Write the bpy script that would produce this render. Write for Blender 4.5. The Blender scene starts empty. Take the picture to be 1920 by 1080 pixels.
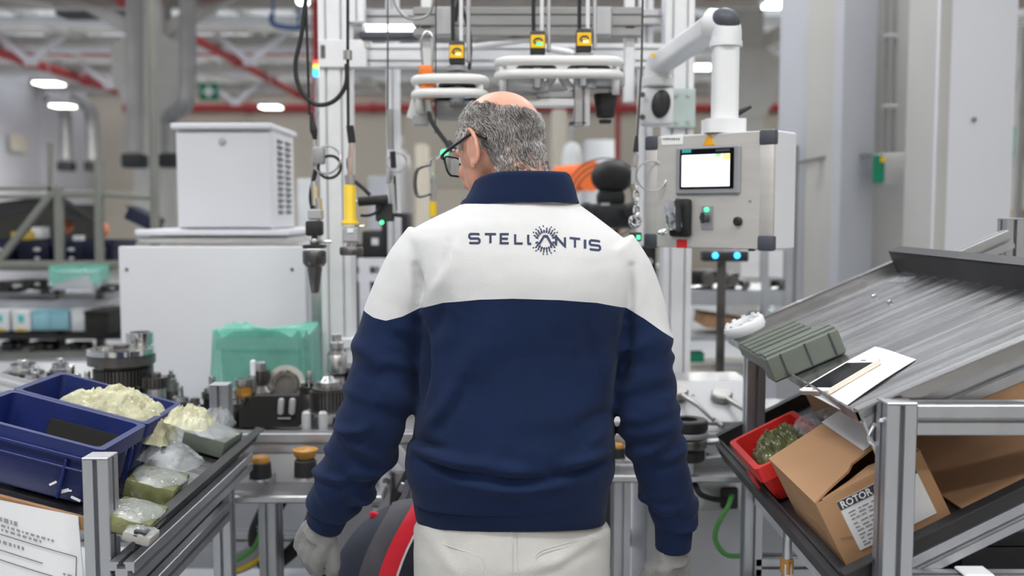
import bpy, bmesh, math, random
import numpy as np
from mathutils import Vector, Matrix, Euler
from mathutils.bvhtree import BVHTree
from mathutils import noise as mnoise

random.seed(7)
rng = np.random.default_rng(7)
SC = bpy.context.scene
COL = SC.collection
pi = math.pi

# ------------------------------------------------------------------ camera
FPX = 1867.0                     # focal length in pixels of the 1920 px frame
PITCH = math.radians(4.4)
CAMZ = 1.47
cam_d = bpy.data.cameras.new('camera')
cam_d.sensor_width = 36.0
cam_d.lens = 36.0 * FPX / 1920.0
cam_d.dof.use_dof = True
cam_d.dof.focus_distance = 1.80
cam_d.dof.aperture_fstop = 2.6
cam_d.clip_start = 0.05
cam = bpy.data.objects.new('camera', cam_d)
COL.objects.link(cam)
cam.location = (0, 0, CAMZ)
cam.rotation_euler = (pi / 2 - PITCH, 0, 0)
SC.camera = cam

# ------------------------------------------------------------------ world, light, exposure
wld = bpy.data.worlds.new('overcast_sky')
SC.world = wld
wld.use_nodes = True
wnt = wld.node_tree
wbg = wnt.nodes['Background']
wtc = wnt.nodes.new('ShaderNodeTexCoord')
wno = wnt.nodes.new('ShaderNodeTexNoise'); wno.inputs['Scale'].default_value = 3.0
wcr = wnt.nodes.new('ShaderNodeValToRGB')
wcr.color_ramp.elements[0].color = (0.80, 0.88, 1.0, 1); wcr.color_ramp.elements[1].color = (1.0, 1.0, 1.0, 1)
wnt.links.new(wtc.outputs['Generated'], wno.inputs['Vector'])
wnt.links.new(wno.outputs['Fac'], wcr.inputs['Fac'])
wnt.links.new(wcr.outputs['Color'], wbg.inputs['Color'])
wbg.inputs['Strength'].default_value = 3.0
LAMP_W = 40.0
NEAR_K = 2.0
SC.view_settings.view_transform = 'Standard'
SC.view_settings.look = 'None'
SC.view_settings.gamma = 1.0
SC.view_settings.use_curve_mapping = False
SC.view_settings.exposure = -0.75

# ------------------------------------------------------------------ helpers
def W(px, py, d):
    """point of the place on the vertical plane y = d that the photograph shows at (px, py)"""
    c, s = math.cos(PITCH), math.sin(PITCH)
    a = (px - 960) / FPX; b = (540 - py) / FPX
    y = c + b * s; z = -s + b * c
    k = d / y
    return Vector((a * k, d, CAMZ + z * k))
def WZ(px, py, zz):
    """same on the horizontal plane z = zz"""
    p = W(px, py, 1.0); k = (zz - CAMZ) / (p.z - CAMZ)
    return Vector((p.x * k, k, zz))

MATS = {}
def mat(name, col, rough=0.5, metal=0.0, var=0.06, scale=8.0, bump=0.0, bscale=60.0, emit=0.0, alpha=1.0,
        trans=0.0, ior=1.45, stretch=None, spec=0.5, col2=None, coat=0.0, rvar=0.0):
    if name in MATS: return MATS[name]
    m = bpy.data.materials.new(name); m.use_nodes = True
    nt = m.node_tree; b = nt.nodes['Principled BSDF']
    b.inputs['Roughness'].default_value = rough
    b.inputs['Metallic'].default_value = metal
    b.inputs['Specular IOR Level'].default_value = spec
    b.inputs['Coat Weight'].default_value = coat
    tc = nt.nodes.new('ShaderNodeTexCoord')
    mp = nt.nodes.new('ShaderNodeMapping')
    if stretch: mp.inputs['Scale'].default_value = stretch
    nt.links.new(tc.outputs['Object'], mp.inputs['Vector'])
    no = nt.nodes.new('ShaderNodeTexNoise'); no.inputs['Scale'].default_value = scale; no.inputs['Detail'].default_value = 4
    nt.links.new(mp.outputs['Vector'], no.inputs['Vector'])
    cr = nt.nodes.new('ShaderNodeValToRGB')
    c = np.array(col); c2 = np.array(col2) if col2 is not None else None
    lo = np.clip(c * (1 - var), 0, 1); hi = np.clip(c * (1 + var), 0, 1)
    if c2 is not None: lo, hi = c, c2
    cr.color_ramp.elements[0].position = 0.3; cr.color_ramp.elements[1].position = 0.7
    cr.color_ramp.elements[0].color = (*lo, 1); cr.color_ramp.elements[1].color = (*hi, 1)
    nt.links.new(no.outputs['Fac'], cr.inputs['Fac'])
    nt.links.new(cr.outputs['Color'], b.inputs['Base Color'])
    if rvar:
        mr = nt.nodes.new('ShaderNodeMapRange')
        mr.inputs['To Min'].default_value = max(0, rough - rvar); mr.inputs['To Max'].default_value = min(1, rough + rvar)
        nt.links.new(no.outputs['Fac'], mr.inputs['Value']); nt.links.new(mr.outputs['Result'], b.inputs['Roughness'])
    if bump:
        bn = nt.nodes.new('ShaderNodeTexNoise'); bn.inputs['Scale'].default_value = bscale; bn.inputs['Detail'].default_value = 3
        nt.links.new(mp.outputs['Vector'], bn.inputs['Vector'])
        bp = nt.nodes.new('ShaderNodeBump'); bp.inputs['Strength'].default_value = bump; bp.inputs['Distance'].default_value = 0.01
        nt.links.new(bn.outputs['Fac'], bp.inputs['Height']); nt.links.new(bp.outputs['Normal'], b.inputs['Normal'])
    if emit:
        nt.links.new(cr.outputs['Color'], b.inputs['Emission Color']); b.inputs['Emission Strength'].default_value = emit
    if trans:
        b.inputs['Transmission Weight'].default_value = trans; b.inputs['IOR'].default_value = ior
    if alpha < 1: b.inputs['Alpha'].default_value = alpha
    MATS[name] = m
    return m

class MB:
    """collects geometry of ONE part"""
    def __init__(s): s.v = []; s.f = []
    def raw(s, vs, fs):
        n = len(s.v); s.v += [Vector(v) for v in vs]; s.f += [tuple(i + n for i in f) for f in fs]; return s
    def xf(s, M):
        s.v = [M @ v for v in s.v]; return s
    def join(s, o): return s.raw(o.v, o.f)
    def box(s, c, size, rot=None, bev=0.0):
        c = Vector(c); hx, hy, hz = [q / 2 for q in size]
        R = rot if rot is not None else Matrix.Identity(3)
        if isinstance(R, (tuple, list)): R = Euler(R).to_matrix()
        if bev <= 0:
            vs = [Vector((x * hx, y * hy, z * hz)) for x in (-1, 1) for y in (-1, 1) for z in (-1, 1)]
            fs = [(0, 1, 3, 2), (4, 6, 7, 5), (0, 4, 5, 1), (2, 3, 7, 6), (0, 2, 6, 4), (1, 5, 7, 3)]
        else:
            b = min(bev, hx * .9, hy * .9, hz * .9)
            bm = bmesh.new(); bmesh.ops.create_cube(bm, size=1)
            for v in bm.verts: v.co = Vector((v.co.x * 2 * hx, v.co.y * 2 * hy, v.co.z * 2 * hz))
            bmesh.ops.bevel(bm, geom=bm.edges[:], offset=b, segments=2 if bev > .004 else 1, affect='EDGES', profile=.5)
            bm.verts.index_update()
            vs = [v.co.copy() for v in bm.verts]; fs = [[v.index for v in f.verts] for f in bm.faces]; bm.free()
        return s.raw([c + R @ v for v in vs], fs)
    def frame_from(s, d):
        d = Vector(d).normalized(); a = Vector((0, 0, 1)) if abs(d.z) < .9 else Vector((1, 0, 0))
        x = a.cross(d).normalized(); return x, d.cross(x).normalized(), d
    def prism(s, outline, p0, p1, up=None, cap=True):
        """extrude the 2D outline from p0 to p1; outline y axis along `up`"""
        p0, p1 = Vector(p0), Vector(p1); d = (p1 - p0).normalized()
        if up is None: x, y, _ = s.frame_from(d)
        else:
            y = Vector(up); y = (y - d * y.dot(d)).normalized(); x = y.cross(d).normalized()
        n = len(outline)
        vs = [p0 + x * a + y * b for a, b in outline] + [p1 + x * a + y * b for a, b in outline]
        fs = [(i, (i + 1) % n, n + (i + 1) % n, n + i) for i in range(n)]
        if cap: fs += [tuple(range(n - 1, -1, -1)), tuple(range(n, 2 * n))]
        return s.raw(vs, fs)
    def tube(s, pts, r, n=10, closed=False, cap=True):
        pts = [Vector(p) for p in pts]; m = len(pts)
        rs = r if isinstance(r, (list, tuple, np.ndarray)) else [r] * m
        tang = []
        for i in range(m):
            a = pts[(i - 1) % m] if (closed or i > 0) else pts[i]
            b = pts[(i + 1) % m] if (closed or i < m - 1) else pts[i]
            t = (b - a); tang.append(t.normalized() if t.length > 1e-9 else Vector((0, 0, 1)))
        x, y, _ = s.frame_from(tang[0]); vs = []
        for i in range(m):
            t = tang[i]; x = (x - t * x.dot(t))
            x = x.normalized() if x.length > 1e-6 else s.frame_from(t)[0]
            y = t.cross(x)
            for k in range(n):
                a = 2 * pi * k / n; vs.append(pts[i] + (x * math.cos(a) + y * math.sin(a)) * rs[i])
        fs = []
        for i in range(m if closed else m - 1):
            j = (i + 1) % m
            for k in range(n):
                fs.append((i * n + k, i * n + (k + 1) % n, j * n + (k + 1) % n, j * n + k))
        if cap and not closed:
            fs += [tuple(range(n - 1, -1, -1)), tuple((m - 1) * n + k for k in range(n))]
        return s.raw(vs, fs)
    def lathe(s, prof, base=(0, 0, 0), axis=(0, 0, 1), n=24):
        """prof: (radius, height) pairs along axis"""
        base = Vector(base); x, y, d = s.frame_from(axis); vs = []
        for r, h in prof:
            for k in range(n):
                a = 2 * pi * k / n; vs.append(base + d * h + (x * math.cos(a) + y * math.sin(a)) * max(r, 1e-5))
        fs = []
        for i in range(len(prof) - 1):
            for k in range(n):
                fs.append((i * n + k, i * n + (k + 1) % n, (i + 1) * n + (k + 1) % n, (i + 1) * n + k))
        fs += [tuple(range(n - 1, -1, -1)), tuple((len(prof) - 1) * n + k for k in range(n))]
        return s.raw(vs, fs)
    def gear(s, base, axis, ro, ri, h, teeth, bore=0.0):
        base = Vector(base); x, y, d = s.frame_from(axis); out = []
        for t in range(teeth):
            for q, r in ((0, ri), (.28, ri), (.42, ro), (.78, ro)):
                a = 2 * pi * (t + q) / teeth; out.append((r * math.cos(a), r * math.sin(a)))
        n = len(out)
        vs = [base + x * a + y * b for a, b in out] + [base + d * h + x * a + y * b for a, b in out]
        fs = [(i, (i + 1) % n, n + (i + 1) % n, n + i) for i in range(n)]
        if bore <= 0: fs += [tuple(range(n - 1, -1, -1)), tuple(range(n, 2 * n))]
        else:
            bi = [(bore * math.cos(math.atan2(b, a)), bore * math.sin(math.atan2(b, a))) for a, b in out]
            vs += [base + x * a + y * b for a, b in bi] + [base + d * h + x * a + y * b for a, b in bi]
            for i in range(n):
                j = (i + 1) % n
                fs += [(n + i, n + j, 3 * n + j, 3 * n + i), (j, i, 2 * n + i, 2 * n + j), (2 * n + i, 3 * n + i, 3 * n + j, 2 * n + j)]
        return s.raw(vs, fs)
    def sphere(s, c, r, n=12, m=8, rot=None):
        c = Vector(c); r = Vector(r) if isinstance(r, (tuple, list, Vector)) else Vector((r, r, r))
        vs = []; fs = []
        for i in range(m + 1):
            th = pi * i / m
            for k in range(n):
                a = 2 * pi * k / n
                p = Vector((r.x * math.sin(th) * math.cos(a), r.y * math.sin(th) * math.sin(a), r.z * math.cos(th)))
                vs.append(c + (rot @ p if rot is not None else p))
        for i in range(m):
            for k in range(n):
                fs.append((i * n + k, (i + 1) * n + k, (i + 1) * n + (k + 1) % n, i * n + (k + 1) % n))
        bm = bmesh.new(); bv = [bm.verts.new(v) for v in vs]
        for f in fs: bm.faces.new([bv[i] for i in f])
        bmesh.ops.remove_doubles(bm, verts=bm.verts, dist=1e-6); bm.verts.index_update()
        s.raw([v.co.copy() for v in bm.verts], [[v.index for v in f.verts] for f in bm.faces]); bm.free()
        return s
    def grid(s, fn, nu, nv, closed_u=False):
        vs = [Vector(fn(i / (nu if closed_u else nu - 1), j / (nv - 1))) for j in range(nv) for i in range(nu)]
        fs = []
        for j in range(nv - 1):
            for i in range(nu if closed_u else nu - 1):
                k = (i + 1) % nu
                fs.append((j * nu + i, j * nu + k, (j + 1) * nu + k, (j + 1) * nu + i))
        return s.raw(vs, fs)

def mesh_obj(name, mb, material, smooth=None, normals=True):
    me = bpy.data.meshes.new(name)
    me.from_pydata([tuple(v) for v in mb.v], [], mb.f)
    if normals:
        bm = bmesh.new(); bm.from_mesh(me); bmesh.ops.recalc_face_normals(bm, faces=bm.faces); bm.to_mesh(me); bm.free()
    if smooth is not None:
        me.shade_smooth() if smooth >= 180 else (me.shade_smooth(), me.set_sharp_from_angle(angle=math.radians(smooth)))
    if material is not None: me.materials.append(material if not isinstance(material, str) else MATS[material])
    o = bpy.data.objects.new(name, me); COL.objects.link(o)
    return o
def tag(o, label=None, cat=None, group=None, kind=None):
    if label: o['label'] = label
    if cat: o['category'] = cat
    if group: o['group'] = group
    if kind: o['kind'] = kind
    return o
WMX = {}
def thing(name, label, cat, loc=(0, 0, 0), M=None, group=None, kind=None):
    o = bpy.data.objects.new(name, None); COL.objects.link(o)
    o.empty_display_size = .05
    Mx = M.copy() if M is not None else Matrix.Translation(Vector(loc))
    o.matrix_world = Mx; WMX[o.name] = Mx
    return tag(o, label, cat, group, kind)
def part(t, name, mb, material, smooth=35, world=False, label=None, kind=None):
    """mesh part under t. Geometry is local to the thing's empty unless world=True"""
    Mx = WMX[t.name]
    if world:
        I = Mx.inverted(); mb.v = [I @ v for v in mb.v]
    o = mesh_obj(name, mb, material, smooth); o.parent = t; WMX[o.name] = Mx
    return tag(o, label, None, None, kind)
def solo(name, mb, material, label=None, cat=None, group=None, kind=None, smooth=35):
    """a thing or piece of the setting that is one mesh, in world coordinates; origin at its base centre"""
    A = np.array([tuple(v) for v in mb.v]); lo, hi = A.min(0), A.max(0)
    c = Vector(((lo[0] + hi[0]) / 2, (lo[1] + hi[1]) / 2, lo[2]))
    mb.v = [v - c for v in mb.v]
    o = mesh_obj(name, mb, material, smooth); o.location = c; WMX[o.name] = Matrix.Translation(c)
    return tag(o, label, cat, group, kind)
def struct(name, mb, material, smooth=35, **k): return solo(name, mb, material, kind='structure', smooth=smooth, **k)
def children(o): return [c for c in COL.objects if c.parent == o]
def dup(root, M, label=None, group=None):
    kids = {}
    for c in COL.objects:
        if c.parent is not None: kids.setdefault(c.parent.name, []).append(c)
    def rec(o, par):
        c = o.copy(); COL.objects.link(c); c.parent = par
        for ch in kids.get(o.name, []): rec(ch, c)
        return c
    r = rec(root, None); r.matrix_world = M; WMX[r.name] = M
    if label: r['label'] = label
    if group: r['group'] = group
    return r

def alu_outline(w, h, nx=1, ny=1, sw=0.0085, sd=0.012):
    """T-slot aluminium profile outline: w x h, nx slots on the w sides, ny on the h sides"""
    out = []
    def side(L, n, fwd):
        pts = []
        for k in range(n):
            c = -L / 2 + L * (k + .5) / n
            pts += [(c - sw / 2, 0), (c - sw / 2, .0035), (c - sw * .85, .0035), (c - sw * .85, sd), (c + sw * .85, sd), (c + sw * .85, .0035), (c + sw / 2, .0035), (c + sw / 2, 0)]
        return pts
    ch = .0015
    def emit(L, n, T):
        pts = [(-L / 2 + ch, 0)] + side(L, n, 1) + [(L / 2 - ch, 0)]
        for a, b in pts: out.append(T(a, b))
    emit(w, nx, lambda a, b: (a, -h / 2 + b))
    emit(h, ny, lambda a, b: (w / 2 - b, a))
    emit(w, nx, lambda a, b: (-a, h / 2 - b))
    emit(h, ny, lambda a, b: (-w / 2 + b, -a))
    return out
def alu(mb, p0, p1, w=.045, h=.045, nx=1, ny=1, up=None, **k):
    return mb.prism(alu_outline(w, h, nx, ny, **k), p0, p1, up)
def smooth_pts(pts, n=8, closed=False):
    """Catmull-Rom through pts"""
    P = [Vector(p) for p in pts]; out = []; m = len(P)
    for i in range(m if closed else m - 1):
        a = P[(i - 1) % m] if (closed or i > 0) else P[i]; b = P[i]; c = P[(i + 1) % m]
        d = P[(i + 2) % m] if (closed or i + 2 < m) else c
        for k in range(n):
            t = k / n
            out.append(.5 * ((2 * b) + (c - a) * t + (2 * a - 5 * b + 4 * c - d) * t * t + (3 * b - a - 3 * c + d) * t ** 3))
    if not closed: out.append(P[-1])
    return out
def round_rect_pts(w, h, r, n=6):
    out = []
    for cx, cy, a0 in ((w / 2 - r, h / 2 - r, 0), (-w / 2 + r, h / 2 - r, 90), (-w / 2 + r, -h / 2 + r, 180), (w / 2 - r, -h / 2 + r, 270)):
        for k in range(n + 1):
            a = math.radians(a0 + 90 * k / n); out.append((cx + r * math.cos(a), cy + r * math.sin(a)))
    return out
def basis(o, x, y, z):
    x, y, z = Vector(x), Vector(y), Vector(z)
    return Matrix(((x.x, y.x, z.x, o[0]), (x.y, y.y, z.y, o[1]), (x.z, y.z, z.z, o[2]), (0, 0, 0, 1)))
def RZ(a): return Matrix.Rotation(math.radians(a), 4, 'Z')
def TR(*p): return Matrix.Translation(Vector(p))
def bin_mb(L, Wd, H, t=.004, draft=.92, rim=.012, bottom=.004):
    """open-top box with draft, turned-out rim; origin at bottom centre"""
    m = MB()
    bl, bw = L * draft, Wd * draft
    rings = [(bl - .01, bw - .01, 0), (bl, bw, .006), (L, Wd, H - .03), (L + 2 * rim, Wd + 2 * rim, H - .03), (L + 2 * rim, Wd + 2 * rim, H),
             (L - 2 * t, Wd - 2 * t, H), (bl - 2 * t, bw - 2 * t, bottom)]
    pts = []
    for l, w, z in rings:
        for x, y in round_rect_pts(l, w, .012, 3): pts.append((x, y, z))
    n = 16; fs = []
    for i in range(len(rings) - 1):
        for k in range(n): fs.append((i * n + k, i * n + (k + 1) % n, (i + 1) * n + (k + 1) % n, (i + 1) * n + k))
    fs += [tuple(range(n - 1, -1, -1)), tuple((len(rings) - 1) * n + k for k in range(n))]
    return m.raw(pts, fs)

# ------------------------------------------------------------------ materials
mat('alu', (.50, .51, .54), .38, .85, .05, 30, stretch=(1, 1, .1))
mat('alu_lit', (.84, .85, .88), .42, .25, .03, 20)  # aluminium as it looks brightly lit, the brightness put into a whiter colour
mat('steel', (.60, .60, .61), .30, .95, .10, 14, rvar=.1)
mat('steel_brushed', (.50, .50, .51), .33, .95, .16, 9, stretch=(1, 1, 1), rvar=.14)
mat('steel_dark', (.16, .155, .15), .36, .85, .25, 14, rvar=.1)
mat('chrome', (.85, .85, .86), .12, 1.0, .03, 10)
mat('white_paint', (.70, .71, .75), .42, 0, .02, 4, bump=.02, bscale=300)
mat('white_plastic', (.78, .79, .81), .38, 0, .03, 8)
mat('grey_plastic', (.30, .31, .33), .45, 0, .06, 10)
mat('dark_plastic', (.025, .026, .03), .45, 0, .15, 14)
mat('rubber', (.015, .015, .016), .6, 0, .2, 20)
mat('slate_cap', (.07, .075, .095), .5, 0, .1, 16)
mat('orange', (.85, .22, .035), .45, 0, .06, 10)
mat('yellow', (.86, .58, .02), .42, 0, .05, 10)
mat('label_yellow', (.92, .55, .01), .5, 0, .03, 10)
mat('red', (.72, .02, .015), .42, 0, .06, 10)
mat('red_pipe', (.42, .035, .04), .5, 0, .1, 4)
mat('green_cable', (.10, .35, .08), .45, 0, .06, 10)
mat('blue_bin', (.007, .018, .12), .45, 0, .18, 8, bump=.05, bscale=120, rvar=.08)
mat('navy_bin', (.004, .008, .032), .5, 0, .2, 6)
mat('teal_bag', (.16, .55, .42), .3, 0, .12, 12, alpha=.55)
mat('paper', (.86, .86, .88), .7, 0, .015, 6)
mat('ink', (.05, .05, .07), .7, 0, .1, 10)
mat('carton', (.46, .26, .135), .8, 0, .07, 5, bump=.04, bscale=90)
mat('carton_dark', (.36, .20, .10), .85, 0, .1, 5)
mat('concrete', (.50, .495, .47), .8, 0, .07, 3, bump=.08, bscale=40)
mat('floor_grey', (.38, .40, .42), .35, 0, .10, 1.4, rvar=.12)
# ================================================================== the hall
mat('wall_cream', (.66, .60, .50), .8, 0, .05, .5)
mat('wall_lilac', (.66, .66, .70), .8, 0, .04, .5)
mat('roof_grey', (.50, .49, .47), .8, 0, .12, 1.5)
mat('blue_paint', (.02, .09, .25), .45, 0, .08, 6)
mat('tray_white', (.78, .79, .82), .6, 0, .05, 3)
mat('roof_white', (.66, .655, .64), .8, 0, .08, 1.5)
mat('truss_paint', (.60, .58, .54), .6, 0, .10, 2)
mat('duct', (.36, .36, .36), .45, .5, .12, 3)
mat('skylight_pane', (.90, .94, 1.0), .25, 0, .02, 1, alpha=.22)
mat('black_unit', (.02, .021, .024), .6, 0, .2, 4)
mat('lamp_glow', (1.0, .98, .92), .5, 0, .01, 2, emit=14.0)
mat('lamp_shell', (.55, .55, .55), .5, .2, .05, 4)
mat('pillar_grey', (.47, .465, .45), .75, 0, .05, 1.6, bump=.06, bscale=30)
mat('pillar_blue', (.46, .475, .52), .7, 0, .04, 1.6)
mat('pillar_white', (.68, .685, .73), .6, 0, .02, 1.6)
mat('trim_dark', (.20, .20, .20), .6, 0, .1, 4)
mat('sign_green', (.0, .23, .12), .5, 0, .05, 6)
mat('sign_white', (.9, .92, .9), .5, 0, .02, 6)
HX0, HX1, HY0, HY1 = -10.5, 9.0, -5.0, 25.0
struct('floor', MB().box(((HX0 + HX1) / 2, (HY0 + HY1) / 2, -.05), (HX1 - HX0, HY1 - HY0, .1)), 'floor_grey')
def panel_wall(name, p0, p1, h, material, n, t=.2):
    """wall of upright panels with open joints"""
    p0, p1 = Vector(p0), Vector(p1); d = (p1 - p0); L = d.length; d.normalize(); nr = Vector((-d.y, d.x, 0)); ang = math.atan2(d.y, d.x)
    c = (p0 + p1) / 2 + nr * t * .5
    w = struct(name, MB().box(c + Vector((0, 0, h / 2)), (L, t, h), (0, 0, ang)), material)
    for k in range(n):
        q = p0 + d * L * (k + .5) / n
        for z0, z1 in ((.05, h * .5 - .012), (h * .5 + .012, h - .02)):
            part(w, 'wall_panel', MB().box(Vector((q.x, q.y, (z0 + z1) / 2)) - nr * .012, (L / n - .03, .03, z1 - z0), (0, 0, ang), bev=.006), material, world=True)
    return w
panel_wall('wall_far', (HX0, HY1, 0), (HX1, HY1, 0), 4.1, MATS['wall_cream'], 10)
panel_wall('wall_left', (HX0, HY0, 0), (HX0, HY1, 0), 4.1, MATS['wall_lilac'], 11)
w = panel_wall('wall_right', (HX1, HY1, 0), (HX1, HY0, 0), 4.1, MATS['wall_cream'], 8)
panel_wall('wall_rear', (HX1, HY0, 0), (HX0, HY0, 0), 5.7, MATS['wall_cream'], 8)
# dark band of cladding above the far wall, then the roof: grey decking strips and skylight strips
struct('wall_upper', MB().box(((HX0 + HX1) / 2, HY1 + .1, 4.9), (HX1 - HX0, .2, 1.6)), 'wall_cream')
struct('wall_upper_left', MB().box((HX0 - .1, (HY0 + HY1) / 2, 4.9), (.2, HY1 - HY0, 1.6)), 'wall_lilac')
struct('wall_upper_right', MB().box((HX1 + .1, (HY0 + HY1) / 2, 4.9), (.2, HY1 - HY0, 1.6)), 'wall_cream')
# saw-tooth roof: glazing that faces the camera side, decking that falls away behind it
BAY, ZLO, ZHI, GL_ = 3.0, 4.35, 5.65, 1.15
roof = struct('ceiling', MB().box(((HX0 + HX1) / 2, HY1 - .05, 4.45), (HX1 - HX0, .2, .12)), 'roof_grey')
y = HY0
while y < HY1 - 1:
    def slope(name, ya, za, yb, zb, m, n=1, th=.06):
        an = math.atan2(zb - za, yb - ya); Ls = math.hypot(zb - za, yb - ya); wd = (HX1 - HX0) / n
        for j in range(n):
            part(roof, name, MB().box((HX0 + wd * (j + .5), (ya + yb) / 2, (za + zb) / 2), (wd - (.10 if n > 1 else 0), Ls - (.08 if n > 1 else 0), th), (an, 0, 0)), m, world=True)
            if n > 1: part(roof, 'glazing_bar', MB().box((HX0 + wd * (j + 1), (ya + yb) / 2, (za + zb) / 2), (.10, Ls, .07), (an, 0, 0)), 'truss_paint', world=True)
    yr = y + BAY - GL_; ym = y + (BAY - GL_) * .5; zm = (ZLO + ZHI) / 2
    slope('roof_deck', y, ZLO, ym, zm, 'roof_white'); slope('skylight_pane', ym, zm, yr, ZHI, 'skylight_pane', 8, .015); slope('skylight_pane', yr, ZHI, y + BAY, ZLO, 'skylight_pane', 10, .015)
    part(roof, 'valley_gutter', MB().box(((HX0 + HX1) / 2, y, ZLO), (HX1 - HX0, .22, .12)), 'truss_paint', world=True)
    part(roof, 'ridge_beam', MB().box(((HX0 + HX1) / 2, yr, ZHI), (HX1 - HX0, .12, .12)), 'truss_paint', world=True)
    y += BAY
# trusses across the hall
def truss(y, zb, zt, label):
    t = thing('roof_truss', label, 'roof truss', ((HX0 + HX1) / 2, y, zb), group='roof trusses across the hall')
    part(t, 'bottom_chord', MB().box(((HX0 + HX1) / 2, y, zb), (HX1 - HX0, .14, .16)), 'truss_paint', world=True)
    part(t, 'top_chord', MB().box(((HX0 + HX1) / 2, y, zt), (HX1 - HX0, .14, .16)), 'truss_paint', world=True)
    n = 12
    for i in range(n):
        xa = HX0 + (HX1 - HX0) * i / n; xb = HX0 + (HX1 - HX0) * (i + 1) / n; xm = (xa + xb) / 2
        m1 = MB().prism([(-.05, -.04), (.05, -.04), (.05, .04), (-.05, .04)], (xa, y, zb), (xm, y, zt), up=(0, 1, 0))
        m2 = MB().prism([(-.05, -.04), (.05, -.04), (.05, .04), (-.05, .04)], (xm, y, zt), (xb, y, zb), up=(0, 1, 0))
        part(t, 'brace', m1, 'truss_paint', world=True); part(t, 'brace', m2, 'truss_paint', world=True)
NTH = ['nearest', 'second nearest', 'third nearest', 'fourth nearest', 'farthest']
for i, y in enumerate((10.4, 13.4, 16.4, 19.4, 22.4)): truss(y, 4.22, 4.95, 'pale lattice roof truss spanning the hall, %s of the five' % NTH[i])
# purlins running in depth
for i, x in enumerate((-9, -7, -3, -1, 1.5, 5.5, 7.5)):
    solo('ceiling_beam', MB().box((x, 16, 4.30), (.10, 18, .10)), 'truss_paint', 'pale roof beam running away from the camera, %s from the left' % ['first', 'second', 'third', 'fourth', 'fifth', 'sixth', 'seventh'][i], 'beam', 'roof beams running in depth')
# diagonal wind braces under the roof
for (a, b, lb) in (((-9.9, 14, 4.3), (-5.3, 21, 4.2), 'left of the concrete column'), ((-4.6, 13.5, 4.7), (-2.6, 24, 4.1), 'right of the concrete column'), ((-5, 9.5, 4.2), (-1.0, 16, 4.5), 'above the white cabinet'), ((-10, 9.5, 4.3), (-6, 13.2, 4.2), 'in the top left corner')):
    solo('roof_brace', MB().prism(round_rect_pts(.14, .14, .03, 2), a, b), 'truss_paint', 'pale diagonal roof brace ' + lb, 'brace')
# white cable trays and knee braces under the trusses
for k, (y, z, lb) in enumerate(((14.6, 4.185, 'nearest'), (17.2, 4.185, 'second'), (20.2, 4.185, 'third'), (23.0, 4.185, 'farthest'))):
    t = thing('cable_tray', 'white cable tray crossing under the roof, %s of four' % lb, 'cable tray', (-1, y, z)); part(t, 'tray_floor', MB().box((-.75, y, z), (19, .30, .02)), 'tray_white', world=True)
    for s_ in (-1, 1): part(t, 'tray_wall', MB().box((-.75, y + s_ * .15, z + .03), (19, .02, .07)), 'tray_white', world=True)
    for q in range(6): part(t, 'hanger', MB().box((-9 + 3.4 * q, y, z + .25), (.03, .03, .5)), 'steel', world=True)
for k, (px, d) in enumerate(((205, 19.2), (60, 16.2), (470, 16.2), (440, 22.2), (1180, 19.2), (830, 16.2))):
    p = W(px, 150, d); t = thing('knee_brace', 'white V-shaped brace under the trusses, %s' % ['left of the concrete column', 'near the left edge', 'above the white cabinet', 'above the far wall behind the cabinet', 'behind the gantry beam at the right', 'behind the gantry beam at the left'][k], 'brace', (p.x, d, 3.85))
    for s_ in (-1, 1): part(t, 'strut', MB().prism(round_rect_pts(.10, .10, .02, 2), (p.x, d, 3.85), (p.x + s_ * .55, d, 4.3)), 'tray_white', world=True)
    part(t, 'gusset', MB().box((p.x, d, 3.88), (.22, .06, .16), bev=.02), 'tray_white', world=True)
# sprinkler pipes
RP = [([(-9.6, 24.9, 4.02), (8.9, 24.9, 4.02)], .095, 'red sprinkler pipe along the top of the far wall'),
      ([(-10.2, 12.8, 4.26), (8.9, 12.8, 4.26)], .10, 'red sprinkler pipe crossing the hall at the top of the view'),
      ([(-8.2, 10, 4.05), (-8.5, 24.8, 4.05)], .085, 'red sprinkler pipe running away below the left roof'),
      ([(-4.75, 10, 4.05), (-4.75, 24.8, 4.05)], .07, 'red sprinkler pipe running away beside the round duct'),
      ([(-9.8, 17.6, 4.22), (-3.5, 17.6, 4.22)], .05, 'thin red sprinkler branch crossing behind the concrete column')]
for pts, r, lb in RP: 
    t = thing('sprinkler_pipe', lb, 'pipe', pts[0]); part(t, 'pipe', MB().tube(pts, r, 14), 'red_pipe', world=True)
    p0, p1 = Vector(pts[0]), Vector(pts[-1])
    for q in range(1, 6):
        c = p0.lerp(p1, q / 6); d = (p1 - p0).normalized(); part(t, 'coupling', MB().tube([c - d * .08, c + d * .08], r * 1.3, 14), 'red_pipe', world=True)
        part(t, 'hanger', MB().tube([c, (c.x, c.y, 4.6)], .012, 6), 'steel', world=True)
# drop pipe, red upright left of the gantry and far upright behind the worker
for (px, d, z0, z1, lb) in ((597, 11.5, 2.2, 4.15, 'dark red upright pipe beside the gantry post'), (1158, 20.5, 0, 4.05, 'dark red upright pipe behind the black lamp')):
    x = W(px, 300, d).x
    solo('riser_pipe', MB().tube([(x, d, z0), (x, d, z1)], .05, 12), 'red_pipe', lb, 'pipe')
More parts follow.
